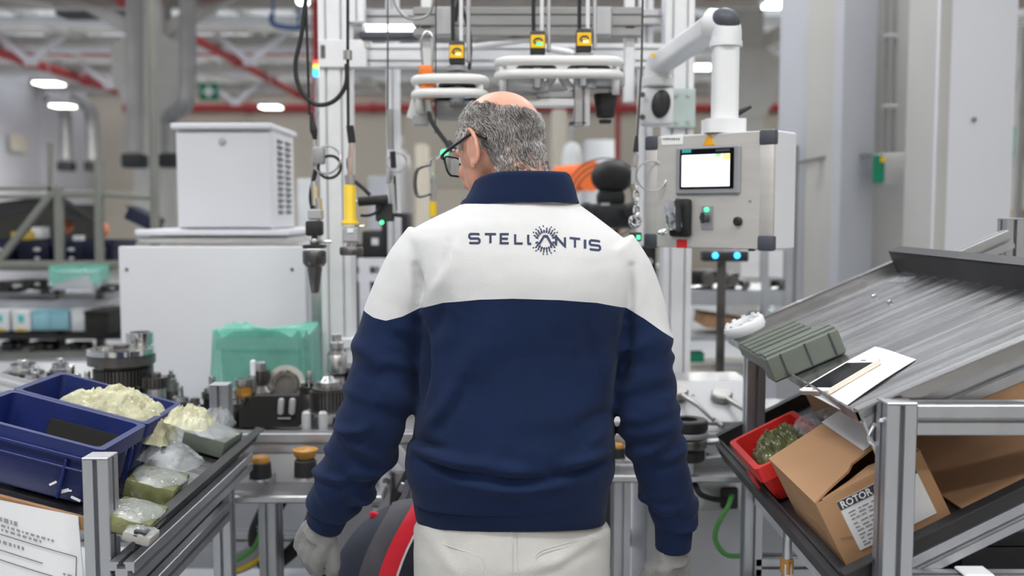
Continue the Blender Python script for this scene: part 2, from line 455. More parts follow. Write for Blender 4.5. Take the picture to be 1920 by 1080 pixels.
# concrete columns with haunched heads
def column(x, y, label, w=.42):
    t = thing('concrete_column', label, 'column', (x, y, 0), group='concrete columns of the hall')
    part(t, 'shaft', MB().box((0, 0, 2.2), (w, w, 4.4), bev=.03), 'concrete')
    sh = [(-w / 2 - .02, 2.75), (-w / 2 - .22, 3.1), (-w / 2 - .22, 3.55), (-w / 2 - .02, 3.7), (w / 2 + .02, 3.7), (w / 2 + .22, 3.55), (w / 2 + .22, 3.1), (w / 2 + .02, 2.75)]
    part(t, 'haunch', MB().raw([(a, -w / 2 - .02, b) for a, b in sh] + [(a, w / 2 + .02, b) for a, b in sh], [tuple(range(8)), tuple(range(15, 7, -1))] + [(i, (i + 1) % 8, 8 + (i + 1) % 8, 8 + i) for i in range(8)]), 'concrete')
    for s in (-1, 1): part(t, 'strut', MB().prism(round_rect_pts(.16, .18, .02, 2), (s * .15, 0, 3.75), (s * 1.9, 0, 4.75)), 'concrete')
    return t
column(W(290, 300, 13).x, 13, 'grey concrete column with haunched head behind the white cabinet')
column(W(1395, 200, 14).x, 14, 'grey concrete column with haunched head behind the support arm')
column(W(-160, 200, 13).x, 13, 'grey concrete column beyond the left edge of the view')
# ducts
def duct(name, pts, r, label, cat='duct', end=None):
    t = thing(name, label, cat, pts[-1]); P = smooth_pts(pts, 5)
    part(t, 'duct_run', MB().tube(P, r, 16), 'duct', world=True)
    for q in range(3, len(P) - 1, 6):
        d = (P[q + 1] - P[q]).normalized(); part(t, 'duct_joint', MB().tube([P[q] - d * .02, P[q] + d * .02], r * 1.08, 16), 'duct', world=True)
    if end: part(t, 'outlet', MB().box(end[0], end[1], bev=.03), 'black_unit', world=True)
    return t
g = W(352, 20, 12.2); e1 = W(352, 160, 12.2); e2 = W(346, 196, 12.2); e3 = W(318, 222, 12.4)
duct('air_duct', [g + Vector((0, 0, .6)), g, e1, e2, e3, W(318, 245, 12.4), W(319, 288, 12.4)], .10, 'grey round duct bending left above the white cabinet', end=(W(320, 302, 12.4), (.22, .3, .17)))
a = W(252, 60, 12.0); b = W(252, 285, 12.0)
duct('air_duct', [a + Vector((0, 0, .5)), a, a.lerp(b, .5), b], .10, 'grey duct left of the concrete column ending in a black outlet', end=(W(253, 302, 12.0), (.24, .3, .17)))
t = thing('roof_fan', 'long dark fan housing under the roof at the upper left', 'fan', W(172, 28, 13.6))
part(t, 'housing', MB().box((0, .2, .08), (1.0, .4, .16), bev=.02), 'black_unit'); part(t, 'grille', MB().box((0, -.01, .08), (.9, .02, .10)), 'duct'); part(t, 'hanger', MB().box((-.4, .2, .30), (.03, .03, .40)).box((.4, .2, .30), (.03, .03, .40)), 'steel')
t = thing('blue_bracket', 'blue tubular bracket under the roof left of the gantry', 'bracket', W(540, 50, 11.0)); part(t, 'tube', MB().tube(smooth_pts([W(510, 25, 11.0), W(512, 45, 11.0), W(545, 52, 11.0), W(580, 50, 11.0)], 5), .028, 10), 'blue_paint', world=True); part(t, 'drop_rod', MB().tube([W(512, 30, 11.0), W(512, -60, 11.0)], .015, 8), 'blue_paint', world=True); part(t, 'drop_rod', MB().tube([W(560, 50, 11.0), W(560, -60, 11.0)], .015, 8), 'blue_paint', world=True)
for (px, lb) in ((122, 'left of the pair'), (172, 'right of the pair')):
    a = W(px - 36, 180, 21); b = W(px - 6, 202, 21); c = W(px, 225, 21); d = W(px + 2, 300, 21)
    duct('air_duct', [a, b, c, c.lerp(d, .5), d], .13, 'far grey elbow duct by the left wall, ' + lb, end=(W(px + 3, 312, 21), (.30, .3, .20)))
# high bay lamps: shell, glowing lens and the lamp itself
def hall_lamp(loc, sx, sy, label, power=3.0):
    t = thing('ceiling_lamp', label, 'lamp', loc, group='ceiling lamps of the hall')
    part(t, 'shell', MB().box((0, 0, .06), (sx + .06, sy + .06, .10), bev=.02), 'lamp_shell')
    part(t, 'lens', MB().box((0, 0, -.004), (sx, sy, .03), bev=.01), 'lamp_glow')
    part(t, 'stem', MB().tube([(0, 0, .1), (0, 0, 4.6 - loc[2])], .012, 6), 'lamp_shell')
    l = bpy.data.lights.new('lamp', 'AREA'); l.shape = 'RECTANGLE'; l.size = sx; l.size_y = sy; l.energy = LAMP_W * power; l.color = (1, .99, .975)
    lo = bpy.data.objects.new('lamp', l); COL.objects.link(lo); lo.parent = t; lo.location = (0, 0, -.035)
p = W(92, 157, 16); hall_lamp(tuple(p), .36, .36, 'glowing hall lamp at the upper left below the red pipe')
p = W(118, 199, 19); hall_lamp(tuple(p), .36, .36, 'glowing hall lamp just under the upper left one')
p = W(508, 201, 19); hall_lamp(tuple(p), .36, .36, 'glowing hall lamp above and right of the white cabinet')
p = W(1322, 126, 15); hall_lamp(tuple(p), .36, .36, 'glowing hall lamp left of the support arm post')
p = W(1473, 6, 9); hall_lamp(tuple(p), .34, .34, 'glowing hall lamp at the top beside the grey pillar')
p = W(568, 3, 7.5); hall_lamp(tuple(p), .08, .08, 'small glowing lamp at the top left of the gantry post', .2)
for (x, y, lb) in ((-1.5, .6, 'over the photographer, left row'), (1.5, .6, 'over the photographer, right row'), (-1.5, 4.6, 'over the bench, left row'), (1.5, 4.6, 'over the bench, right row'), (-1.5, -2.6, 'behind the photographer, left row'), (1.5, -2.6, 'behind the photographer, right row'), (-5.5, 4.6, 'over the aisle at the left'), (-7.5, 9.0, 'over the far aisle at the left'), (5.2, 9.0, 'over the far aisle at the right'), (6.0, 15.0, 'near the right wall')):  # lamps added out of view to light the worker's back and the hall
    hall_lamp((x, y, 4.25), 1.5, .30, 'added unseen ceiling lamp ' + lb, NEAR_K)
# emergency exit sign on the far truss
p = W(392, 172, 18); t = thing('exit_sign', 'green first aid sign with white cross hanging under the roof', 'sign', p)
part(t, 'board', MB().box((0, 0, 0), (.34, .03, .30), bev=.01), 'sign_green')
part(t, 'cross', MB().box((0, -.02, 0), (.20, .012, .06)).box((0, -.02, 0), (.06, .014, .20)), 'sign_white')
part(t, 'hanger', MB().tube([(0, 0, .14), (0, 0, 2.0)], .01, 6), 'steel')
# pillars on the right: a broad grey one with a blue-grey return, conduits, a white one nearer
pl = thing('wall_pillar', None, None, (2.1, 5, 0), kind='structure'); pl['kind'] = 'structure'
def slab(px0, px1, d0, d1, depth, name, m, lbl=None):
    a, b = W(px0, 300, d0), W(px1, 300, d1); v = (b - a); v.z = 0; L = v.length; v.normalize(); nr = Vector((-v.y, v.x, 0)); c = (a + b) / 2 + nr * depth / 2
    return MB().box((c.x, c.y, 2.25), (L, depth, 4.5), (0, 0, math.atan2(v.y, v.x)), bev=.008)
part(pl, 'pillar_face', slab(1508, 1578, 4.85, 4.75, .16, '', 0), 'pillar_grey', world=True)
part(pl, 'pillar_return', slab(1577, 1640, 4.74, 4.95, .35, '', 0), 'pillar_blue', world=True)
part(pl, 'pillar_back', slab(1630, 1705, 5.10, 5.12, .30, '', 0), 'pillar_grey', world=True)
for px0, py0, px1, py1, d in ((1487, 308, 1552, 294, 4.80), (1597, 292, 1634, 292, 4.86)):
    part(pl, 'protector_edge', MB().prism([(-.008, -.008), (.008, -.008), (.008, .008), (-.008, .008)], W(px0, py0, d), W(px1, py1, d)), 'trim_dark', world=True)
part(pl, 'corner_guard', MB().box(W(1486, 600, 4.86) * 1.0, (.02, .03, 1.7)), 'trim_dark', world=True)
pw = thing('wall_column', None, None, (1.95, 4.1, 0), kind='structure')
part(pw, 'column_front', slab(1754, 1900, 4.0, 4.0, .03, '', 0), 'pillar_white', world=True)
part(pw, 'column_shaded_side', slab(1696, 1754, 4.38, 4.0, .05, '', 0), 'pillar_grey', world=True)  # shaded side of the white column, its shade put into a greyer colour
part(pw, 'bolt_head', MB().lathe([(.009, 0), (.009, .008), (.005, .010)], W(1826, 224, 3.995), (0, -1, 0), 12), 'trim_dark', world=True)
# conduits and the small box with a green label on the pillar
t = thing('cable_conduit', 'pair of grey conduits running down the pillar to a switch box', 'conduit', W(1666, 290, 5.0))
for px in (1662, 1676): part(t, 'conduit', MB().tube([W(px, 288, 5.0), W(px + 4, -60, 5.0)], .012, 10), 'duct', world=True)
for py in (68, 200): part(t, 'clip', MB().box(W(1668, py, 4.99), (.08, .02, .018), bev=.003), 'steel', world=True)
t = thing('switch_box', 'pale grey switch box with green label on the pillar', 'box', W(1662, 318, 4.85))
part(t, 'case', MB().box((0.02, 0, 0), (.125, .12, .155), bev=.008), 'pillar_grey')
part(t, 'label_plate', MB().box((-.062, -.064, -.0), (.055, .006, .13), (0, 0, .0), bev=.002), 'sign_green'); part(t, 'warning_mark', MB().box((-.045, -.069, .045), (.022, .006, .026)), 'label_yellow')
part(t, 'latch', MB().box((.07, -.05, .05), (.03, .02, .012), bev=.003), 'white_plastic')
# shelves glimpsed at the right edge beyond the white column
t = thing('storage_rack', 'grey storage rack beyond the white column at the right edge', 'rack', (4.6, 8.8, 0))
for x in (4.25, 5.6):
    for y in (8.4, 9.2): part(t, 'upright', MB().box((x, y, 1.5), (.06, .06, 3.0)), 'duct', world=True)
for z in (.5, 1.2, 1.9, 2.6): part(t, 'shelf', MB().box((4.92, 8.8, z), (1.4, .85, .05)), 'duct', world=True)
k = 0
for z in (.53, 1.23, 1.93, 2.63):
    for x in (4.45, 4.88, 5.3):
        solo('storage_bin', bin_mb(.36, .55, .26).xf(TR(x, 8.8, z)), ['navy_bin', 'grey_plastic', 'sign_green', 'carton'][k % 4], '%s storage bin on the %s shelf of the rack beyond the white column' % (['navy', 'grey', 'green', 'brown'][k % 4], ['bottom', 'second', 'third', 'top'][k // 3]), 'bin', 'bins on the rack beyond the white column'); k += 1
# ================================================================== the worker
def remesh(mb, voxel, smooth=4, factor=.5):
    """closed shells -> one continuous surface (verts, faces)"""
    o = mesh_obj('tmp', mb, None)
    md = o.modifiers.new('r', 'REMESH'); md.mode = 'VOXEL'; md.voxel_size = voxel
    if smooth:
        ms = o.modifiers.new('s', 'SMOOTH'); ms.factor = factor; ms.iterations = smooth
    dg = bpy.context.evaluated_depsgraph_get(); ev = o.evaluated_get(dg); me = ev.to_mesh()
    n = len(me.vertices); co = np.empty(n * 3); me.vertices.foreach_get('co', co)
    no = np.empty(n * 3); me.vertices.foreach_get('normal', no)
    fs = [tuple(p.vertices) for p in me.polygons]
    ev.to_mesh_clear(); md_ = o.data; bpy.data.objects.remove(o); bpy.data.meshes.remove(md_)
    return co.reshape(-1, 3), no.reshape(-1, 3), fs
def np_mb(co, fs):
    m = MB(); m.v = [Vector(c) for c in co]; m.f = fs; return m
def cloth_mat(name, col, var=.05, rib=None, bump=.25, weave=900.0, rough=.85, spec=.2):
    if name in MATS: return MATS[name]
    m = mat(name, col, rough, 0, var, 14, bump=bump, bscale=weave, spec=spec)
    b = m.node_tree.nodes['Principled BSDF']; b.inputs['Sheen Weight'].default_value = .06; b.inputs['Sheen Roughness'].default_value = .5
    return m
cloth_mat('navy_fleece', (.0058, .0165, .058), .10)
cloth_mat('navy_rib', (.0055, .015, .053), .10)
cloth_mat('white_fleece', (.685, .685, .69), .015)
cloth_mat('trouser_cotton', (.60, .588, .56), .03, bump=.3, weave=600)
cloth_mat('glove_knit', (.30, .295, .29), .08, bump=.5, weave=500)
mat('logo_ink', (.012, .022, .075), .6, 0, .05, 20)
mat('seam_thread', (.60, .585, .55), .8, 0, .05, 60)
sk = mat('skin', (.60, .29, .20), .42, 0, .10, 18, col2=(.72, .39, .285), bump=.06, bscale=420)
skb = sk.node_tree.nodes['Principled BSDF']; skb.inputs['Subsurface Weight'].default_value = .12
skb.inputs['Subsurface Radius'].default_value = (.012, .004, .002); skb.inputs['Subsurface Scale'].default_value = .6
mat('glasses_frame', (.008, .009, .014), .25, 0, .05, 10)
mat('lens_glass', (.85, .92, 1.0), .03, 0, .01, 4, trans=1.0, ior=1.12, alpha=.35)
def hair_mat():
    m = bpy.data.materials.new('grey_hair'); m.use_nodes = True; nt = m.node_tree; b = nt.nodes['Principled BSDF']
    g = nt.nodes.new('ShaderNodeNewGeometry'); cr = nt.nodes.new('ShaderNodeValToRGB')
    tc = nt.nodes.new('ShaderNodeTexCoord'); no = nt.nodes.new('ShaderNodeTexNoise'); no.inputs['Scale'].default_value = 26
    nt.links.new(tc.outputs['Object'], no.inputs['Vector'])
    mx = nt.nodes.new('ShaderNodeMath'); mx.operation = 'MULTIPLY_ADD'; mx.inputs[1].default_value = .62
    mb_ = nt.nodes.new('ShaderNodeMath'); mb_.operation = 'MULTIPLY'; mb_.inputs[1].default_value = .62
    nt.links.new(no.outputs['Fac'], mb_.inputs[0])
    nt.links.new(g.outputs['Random Per Island'], mx.inputs[0]); nt.links.new(mb_.outputs[0], mx.inputs[2])
    e = cr.color_ramp.elements; e[0].position = .18; e[0].color = (.020, .018, .018, 1); e[1].position = .95; e[1].color = (.72, .70, .69, 1)
    q = e.new(.55); q.color = (.20, .185, .18, 1)
    nt.links.new(mx.outputs[0], cr.inputs['Fac']); nt.links.new(cr.outputs['Color'], b.inputs['Base Color'])
    b.inputs['Roughness'].default_value = .45; MATS['grey_hair'] = m
hair_mat()

DM = 1.89                                    # depth of the worker's centre plane
person = thing('person', 'worker in navy and white sweatshirt and glasses seen from behind at the assembly bench', 'person', (0.0, DM, 0))

# ---- torso shell
TOR = [(990, 788, 1132, .122, 2.6), (960, 780, 1135, .126, 2.6), (930, 776, 1139, .130, 2.6), (908, 775, 1143, .135, 2.6), (885, 764, 1152, .143, 2.5),
       (860, 761, 1154, .146, 2.5), (835, 765, 1152, .145, 2.5), (800, 778, 1150, .141, 2.5), (750, 784, 1152, .136, 2.5), (700, 786, 1158, .132, 2.5),
       (640, 786, 1170, .130, 2.5), (590, 785, 1184, .128, 2.5), (540, 780, 1191, .125, 2.5), (500, 776, 1192, .121, 2.5), (470, 770, 1186, .115, 2.4),
       (445, 766, 1168, .106, 2.3), (425, 782, 1142, .097, 2.2), (405, 820, 1115, .088, 2.1), (388, 856, 1092, .080, 2.0), (372, 884, 1070, .073, 2.0), (350, 894, 1060, .066, 2.0)]
def sup(c, e): return math.copysign(abs(c) ** (2 / e), c)
def ring_loft(rows, n=72, cyo=None):
    m = MB(); R = len(rows); yaw = math.radians(7)
    for i, (py, l, r, b, e) in enumerate(rows):
        pl, pr = W(l, py, DM), W(r, py, DM); cx = (pl.x + pr.x) / 2; a = (pr.x - pl.x) / 2; z = pl.z
        cy = DM + (cyo(py) if cyo else 0)
        for k in range(n):
            t = 2 * pi * k / n; m.v.append(Vector((cx + a * sup(math.cos(t), e), cy + b * sup(math.sin(t), e) + .06 * a * math.cos(t), z)))
    for i in range(R - 1):
        for k in range(n): m.f.append((i * n + k, i * n + (k + 1) % n, (i + 1) * n + (k + 1) % n, (i + 1) * n + k))
    m.f += [tuple(range(n - 1, -1, -1)), tuple((R - 1) * n + k for k in range(n))]
    return m
def interp_rows(rows, step=8):
    rows = sorted(rows, key=lambda r: -r[0]); A = np.array(rows, float); ys = np.arange(A[0, 0], A[-1, 0] - .1, -step)
    x = -A[:, 0]
    return [tuple([y] + [float(np.interp(-y, x, A[:, k])) for k in range(1, A.shape[1])]) for y in ys]
def torso_cy(py): return float(np.interp(py, [350, 420, 520, 650, 850, 990], [.005, -.015, -.015, 0, .0, .0]))
torso = ring_loft(interp_rows([r for r in TOR if r[0] <= 930]), cyo=torso_cy)

# ---- sleeves: (px, py, depth, radius)
SL = {'l': [(822, 470, 1.875, .072), (786, 512, 1.875, .069), (752, 570, 1.875, .062), (735, 620, 1.875, .0615), (722, 680, 1.872, .064), (712, 740, 1.87, .067), (697, 792, 1.87, .066), (672, 850, 1.885, .0605), (645, 905, 1.90, .056), (624, 945, 1.91, .049), (618, 962, 1.915, .041)],
      'r': [(1130, 482, 1.875, .072), (1163, 525, 1.875, .066), (1190, 580, 1.875, .058), (1203, 640, 1.872, .0545), (1209, 700, 1.87, .054), (1213, 760, 1.87, .057), (1222, 810, 1.872, .0565), (1237, 865, 1.88, .053), (1252, 920, 1.89, .0495), (1263, 965, 1.90, .044), (1264, 990, 1.902, .037)]}
CUFF = {'l': [(622, 950, 1.912, .040), (616, 966, 1.915, .0385), (608, 984, 1.92, .037)], 'r': [(1263, 978, 1.90, .0375), (1263, 1000, 1.903, .0365), (1262, 1026, 1.907, .035)]}
def sleeve_mb(rows, side, n=56, sub=9, folds=26, seed=3):
    P = smooth_pts([W(a, b, d) for a, b, d, r in rows], sub); rr = np.interp(np.linspace(0, len(rows) - 1, len(P)), range(len(rows)), [r[3] for r in rows])
    s = np.concatenate([[0], np.cumsum([(P[i + 1] - P[i]).length for i in range(len(P) - 1)])]); L = s[-1]
    rs = random.Random(seed); F = []
    for k in range(folds):
        u = rs.random(); sc = L * (.30 + .67 * u)
        F.append((sc, rs.uniform(.0035, .0085) * (1.3 if u > .3 else .8), rs.uniform(.008, .014), rs.uniform(-.035, .035), rs.uniform(0, 2 * pi)))
    m = MB(); tb = MB().tube(P, list(rr), n)
    for i, p in enumerate(P):
        for k in range(n):
            v = tb.v[i * n + k]; d = (v - p).normalized(); ph = 2 * pi * k / n; q = 0
            for sc, A, w, sl, ph0 in F:
                mk = max(0, math.cos((ph - ph0) * .5)) ** 2
                ds = (s[i] - sc - sl * math.sin(ph - ph0)) / w
                if abs(ds) < 3: q += A * mk * (math.exp(-ds * ds) - .55 * math.exp(-(ds - 1.6) ** 2))
            m.v.append(v + d * q)
    m.f = tb.f
    return m
sw = MB().join(torso).join(sleeve_mb(SL['l'], 'l', seed=5)).join(sleeve_mb(SL['r'], 'r', seed=11))
co, no, fs = remesh(sw, .0045, 5)
# folds of the fabric on the back: (x0, y0, x1, y1, width px, height mm), ridge + / crease -
FOLDS = [(800, 800, 850, 735, 16, 4.0), (850, 735, 905, 610, 22, 3.0), (830, 800, 880, 690, 14, -3.0), (905, 700, 935, 600, 26, 1.8),
         (775, 838, 905, 872, 12, 5.5), (905, 872, 1010, 880, 14, 3.5), (780, 858, 900, 893, 9, -6.0), (765, 815, 830, 842, 9, -4.5), (900, 893, 1040, 899, 9, -4.5),
         (1040, 893, 1145, 862, 9, -4.5), (1060, 872, 1145, 838, 12, 4.5), (1145, 800, 1100, 842, 12, 3.0), (1155, 770, 1085, 800, 10, -2.5),
         (795, 640, 835, 570, 16, -3.0), (790, 560, 850, 470, 18, 3.0), (782, 575, 778, 500, 8, -6.5), (800, 545, 838, 455, 10, -2.5), (1176, 600, 1186, 500, 8, -5.0),
         (1160, 720, 1178, 600, 12, -4.5), (1135, 745, 1120, 640, 22, 2.5), (1110, 700, 1095, 610, 16, -1.8), (787, 760, 787, 600, 8, -5.0),
         (850, 905, 1060, 908, 10, 3.0), (955, 840, 1045, 850, 22, 2.0), (960, 800, 1090, 770, 30, 1.5), (870, 640, 880, 560, 30, -1.2), (1050, 640, 1060, 560, 34, 1.2)]
PX = np.empty((len(co), 2)); cp, sp = math.cos(PITCH), math.sin(PITCH)
def to_px(c):
    dz = c[:, 2] - CAMZ; dep = c[:, 1] * cp - dz * sp; up = c[:, 1] * sp + dz * cp
    return np.stack([960 + FPX * c[:, 0] / dep, 540 - FPX * up / dep], 1)
PX = to_px(co); disp = np.zeros(len(co))
for x0, y0, x1, y1, wd, h in FOLDS:
    a = np.array([x0, y0]); b = np.array([x1, y1]); ab = b - a; t = np.clip(((PX - a) @ ab) / (ab @ ab), 0, 1)
    bow = np.array([-ab[1], ab[0]]) * .06
    near = a + t[:, None] * ab + (np.sin(t * pi))[:, None] * bow
    dd = np.linalg.norm(PX - near, axis=1); tp = .35 + .65 * np.sin(np.clip(t, .04, .96) * pi)
    disp += 3.0 * h * 1e-3 * tp * np.exp(-(dd / wd) ** 2)
for k in range(len(co)):
    c = co[k]; disp[k] += .0016 * mnoise.noise(Vector(c) * 14) + .0007 * mnoise.noise(Vector(c) * 40)
co = co + no * (disp * np.clip(.35 - no[:, 1], 0, 1))[:, None]
# white yoke: cut along the seam line
YX, YZ = [], []
for px_, py_ in [(600, 560), (693, 601), (718, 606), (750, 598), (785, 581), (830, 568), (900, 560), (960, 558), (1050, 561), (1120, 568), (1180, 582), (1215, 603), (1250, 628), (1330, 680)]:
    p = W(px_, py_, 1.775); YX.append(p.x); YZ.append(p.z)
def split_level(co, fs, fld):
    """cut the surface where fld = 0; returns (above, below) builders"""
    bm = bmesh.new(); bv = [bm.verts.new(c) for c in co]
    for f in fs: bm.faces.new([bv[i] for i in f])
    g = np.array([fld(c) for c in co])
    for v, c, q in zip(bm.verts, co, g): v.co = (c[0], c[1], q)
    bmesh.ops.bisect_plane(bm, geom=bm.verts[:] + bm.edges[:] + bm.faces[:], plane_co=(0, 0, 0), plane_no=(0, 0, 1), dist=1e-6)
    bm.verts.index_update(); out = []
    V_ = [Vector((v.co.x, v.co.y, v.co.z + float(np.interp(v.co.x, YX, YZ)))) for v in bm.verts]; Z_ = [v.co.z for v in bm.verts]
    for s_ in (1, -1):
        m = MB(); idx = {}
        for f in bm.faces:
            if sum(Z_[v.index] for v in f.verts) * s_ > 0:
                t = []
                for v in f.verts:
                    if v.index not in idx: idx[v.index] = len(m.v); m.v.append(V_[v.index].copy())
                    t.append(idx[v.index])
                m.f.append(tuple(t))
        out.append(m)
    bm.free(); return out
yoke, navy = split_level(co, fs, lambda c: c[2] - float(np.interp(c[0], YX, YZ)))
back_bvh = BVHTree.FromPolygons([v.copy() for v in yoke.v], yoke.f)
sweater = part(person, 'sweatshirt', navy, 'navy_fleece', 180, world=True, label='navy fleece sweatshirt body and sleeves')
part(sweater, 'yoke', yoke, 'white_fleece', 180, world=True, label='off-white shoulder yoke')
# seam piping between yoke and body over the back, armhole seams
def on_back(px, py, off=.0008):
    o = Vector((0, 0, CAMZ)); d = (W(px, py, 1.0) - o).normalized(); h = back_bvh.ray_cast(o, d)
    return (h[0] - d * off) if h[0] is not None else W(px, py, 1.775)
# ribbed bands: collar, cuffs, hem
def rib_band(rows, n=240, depth=.0011, ribs=120, cyo=None, thick=.004):
    m = MB(); R = len(rows)
    for i, (py, l, r, b, e, cy, tilt) in enumerate(rows):
        pl, pr = W(l, py, cy), W(r, py, cy); cx = (pl.x + pr.x) / 2; a = (pr.x - pl.x) / 2; z = pl.z
        for k in range(n):
            t = 2 * pi * k / n; q = depth * (.5 + .5 * math.cos(ribs * t))
            m.v.append(Vector((cx + (a - q) * sup(math.cos(t), e), cy + (b - q) * sup(math.sin(t), e), z + tilt * math.sin(t) * b)))
    for i in range(R - 1):
        for k in range(n): m.f.append((i * n + k, i * n + (k + 1) % n, (i + 1) * n + (k + 1) % n, (i + 1) * n + k))
    return m
# collar: outer wall, rounded top, inner wall
CW = [(380, 862, 1086, .083, 2.1), (372, 867, 1083, .083, 2.1), (360, 873, 1080, .081, 2.1), (345, 882, 1076, .079, 2.1), (333, 887, 1071, .077, 2.1), (327, 890, 1068, .076, 2.1), (323, 896, 1062, .072, 2.1), (327, 902, 1056, .067, 2.1), (345, 905, 1052, .063, 2.1), (380, 905, 1052, .063, 2.1)]
def collar_mb(n=264):
    m = MB(); R = len(CW); hc = W(978, 345, 1.885)
    for i, (py, l, r, b, e) in enumerate(CW):
        pl, pr = W(l, py, 1.885), W(r, py, 1.885); cx = (pl.x + pr.x) / 2; a = (pr.x - pl.x) / 2
        for k in range(n):
            t = 2 * pi * k / n; q = .0012 * (.5 + .5 * math.cos(132 * t)) if i < 6 else 0
            fr = max(0, math.sin(t)); lf = max(0, -math.cos(t))
            up = (i in range(2, 8))
            zt = -(.020 if up else .05) * fr - (.012 * lf ** 3 if up else .004 * lf)
            m.v.append(Vector((cx + (a - q) * math.cos(t), 1.885 + (b * (1 + .12 * fr) - q) * math.sin(t), pl.z + zt)))
    for i in range(R - 1):
        for k in range(n): m.f.append((i * n + k, i * n + (k + 1) % n, (i + 1) * n + (k + 1) % n, (i + 1) * n + k))
    return m
part(sweater, 'collar', collar_mb(), 'navy_rib', 180, world=True)
hem_rows = []
for py, l, r, b, e in [(890, 784, 1136, .122, 2.6), (906, 776, 1141, .131, 2.6), (912, 774, 1141, .132, 2.6), (925, 775, 1139, .131, 2.6), (945, 777, 1137, .128, 2.6), (965, 780, 1135, .125, 2.6), (975, 784, 1133, .123, 2.6), (978, 790, 1128, .118, 2.6), (970, 796, 1122, .112, 2.6), (940, 796, 1122, .112, 2.6)]:
    hem_rows.append((py, l, r, b, e, DM, -.15))
part(sweater, 'hem_band', rib_band(hem_rows, 400, .0010, 180), 'navy_rib', 180, world=True)
for sd in 'lr':
    rows = CUFF[sd]; P = smooth_pts([W(a, b, d) for a, b, d, r in rows], 6)
    rr = list(np.interp(np.linspace(0, 2, len(P)), [0, 1, 2], [r[3] for r in rows]))
    d = (P[-1] - P[-2]).normalized(); P += [P[-1] + d * .002, P[-1] - d * .004, P[-1] - d * .03]; rr += [rr[-1] * .95, rr[-1] * .88, rr[-1] * .86]
    n = 180; tb = MB().tube(P, rr, n, cap=False)
    for i, p in enumerate(P):
        for k in range(n):
            v = tb.v[i * n + k]; tb.v[i * n + k] = v + (p - v).normalized() * (.001 * (.5 + .5 * math.cos(60 * 2 * pi * k / n)))
    part(sweater, 'cuff', tb, 'navy_rib', 180, world=True)
# piped shoulder seams running from the collar down the yoke sides
for ln in ([(884, 372), (930, 372), (985, 376), (1040, 380), (1086, 386)],):
    pts = smooth_pts([on_back(a, b, .0006) for a, b in ln], 6); part(sweater, 'neck_seam', MB().tube(pts, .0016, 6), 'white_fleece', 180, world=True)
# ---- printed wordmark and emblem on the yoke (flat print lying on the cloth)
def stroke2d(pts, w):
    """flat ribbon of width w through 2D points, mitred, cut in short pieces"""
    P = []
    for i in range(len(pts) - 1):
        a, b = np.array(pts[i], float), np.array(pts[i + 1], float); n = max(1, int(np.linalg.norm(b - a) / 3))
        for k in range(n): P.append(a + (b - a) * k / n)
    P.append(np.array(pts[-1], float)); vs = []; fs = []
    for i, p in enumerate(P):
        a = P[max(0, i - 1)]; b = P[min(len(P) - 1, i + 1)]; t = (b - a) / (np.linalg.norm(b - a) + 1e-9); nn = np.array([-t[1], t[0]])
        t1 = (p - a) if i else t; c = 1.0
        if 0 < i < len(P) - 1:
            u = (P[i + 1] - p); u = u / np.linalg.norm(u); c = max(.5, abs(u @ t))
        vs += [p + nn * w / 2 / c, p - nn * w / 2 / c]
    for i in range(len(P) - 1): fs.append((2 * i, 2 * i + 1, 2 * i + 3, 2 * i + 2))
    return vs, fs
def arc_y(x): return float(np.interp(x, [878, 960, 1010, 1060, 1127], [447, 447.5, 449, 453.5, 461]))
GL = {'S': [[(1, .08), (.85, 0), (.12, 0), (0, .12), (0, .38), (.12, .5), (.88, .5), (1, .62), (1, .88), (.88, 1), (.1, 1), (0, .94)]],
      'T': [[(0, 0), (1, 0)], [(.5, 0), (.5, 1)]], 'E': [[(1, 0), (.06, 0), (.06, 1), (1, 1)], [(.06, .5), (.9, .5)]], 'L': [[(.06, 0), (.06, 1), (1, 1)]],
      'A': [[(0, 1), (.38, .06), (.62, .06), (1, 1)]], 'N': [[(.04, 1), (.04, 0), (.96, 1), (.96, 0)]], 'I': [[(.5, 0), (.5, 1)]]}
WORD = [('S', 880, 899), ('T', 909, 930), ('E', 938, 954), ('L', 965, 980), ('L', 990, 996), ('A', 1011, 1035), ('N', 1042, 1060), ('T', 1068, 1088), ('I', 1093, 1101), ('S', 1106, 1125)]
LH = 17.0
for ch, xa, xb in WORD:
    m = MB(); xm = (xa + xb) / 2
    for st in GL[ch]:
        pts = [(xa + (xb - xa) * u, arc_y(xm) + (arc_y(xb) - arc_y(xa)) * (u - .5) + (v - .5) * LH) for u, v in st]
        vs, ff = stroke2d(pts, 4.2 if ch != 'I' else 5.0); m.raw([on_back(p[0], p[1], .0009 if ch != 'A' else .0012) for p in vs], ff)
    part(sweater, 'letter', m, 'logo_ink', None, world=True)
em = MB(); ec = (1022.5, 450.0)
for ring, (r0, nn_, sz, ln) in enumerate([(16.5, 22, 1.9, 3.4), (21.5, 24, 1.5, 2.6), (26.5, 22, 1.3, 1.8)]):
    for k in range(nn_):
        a = 2 * pi * (k + .5 * (ring % 2)) / nn_
        if ring == 0 and (abs(math.sin(a)) < .22): continue
        if ring == 1 and (abs(math.sin(a)) < .2 or k % 7 == 3): continue
        if ring == 2 and (abs(math.sin(a)) < .3 or k % 5 == 2): continue
        c, s_ = math.cos(a), math.sin(a); q = []
        for j in range(8):
            b_ = 2 * pi * j / 8; u, v = ln * math.cos(b_), sz * math.sin(b_)
            q.append((ec[0] + c * (r0 + u) - s_ * v, ec[1] + s_ * (r0 + u) + c * v))
        em.raw([on_back(x, y, .0009) for x, y in q], [tuple(range(8))])
part(sweater, 'emblem', em, 'logo_ink', None, world=True, kind='stuff')

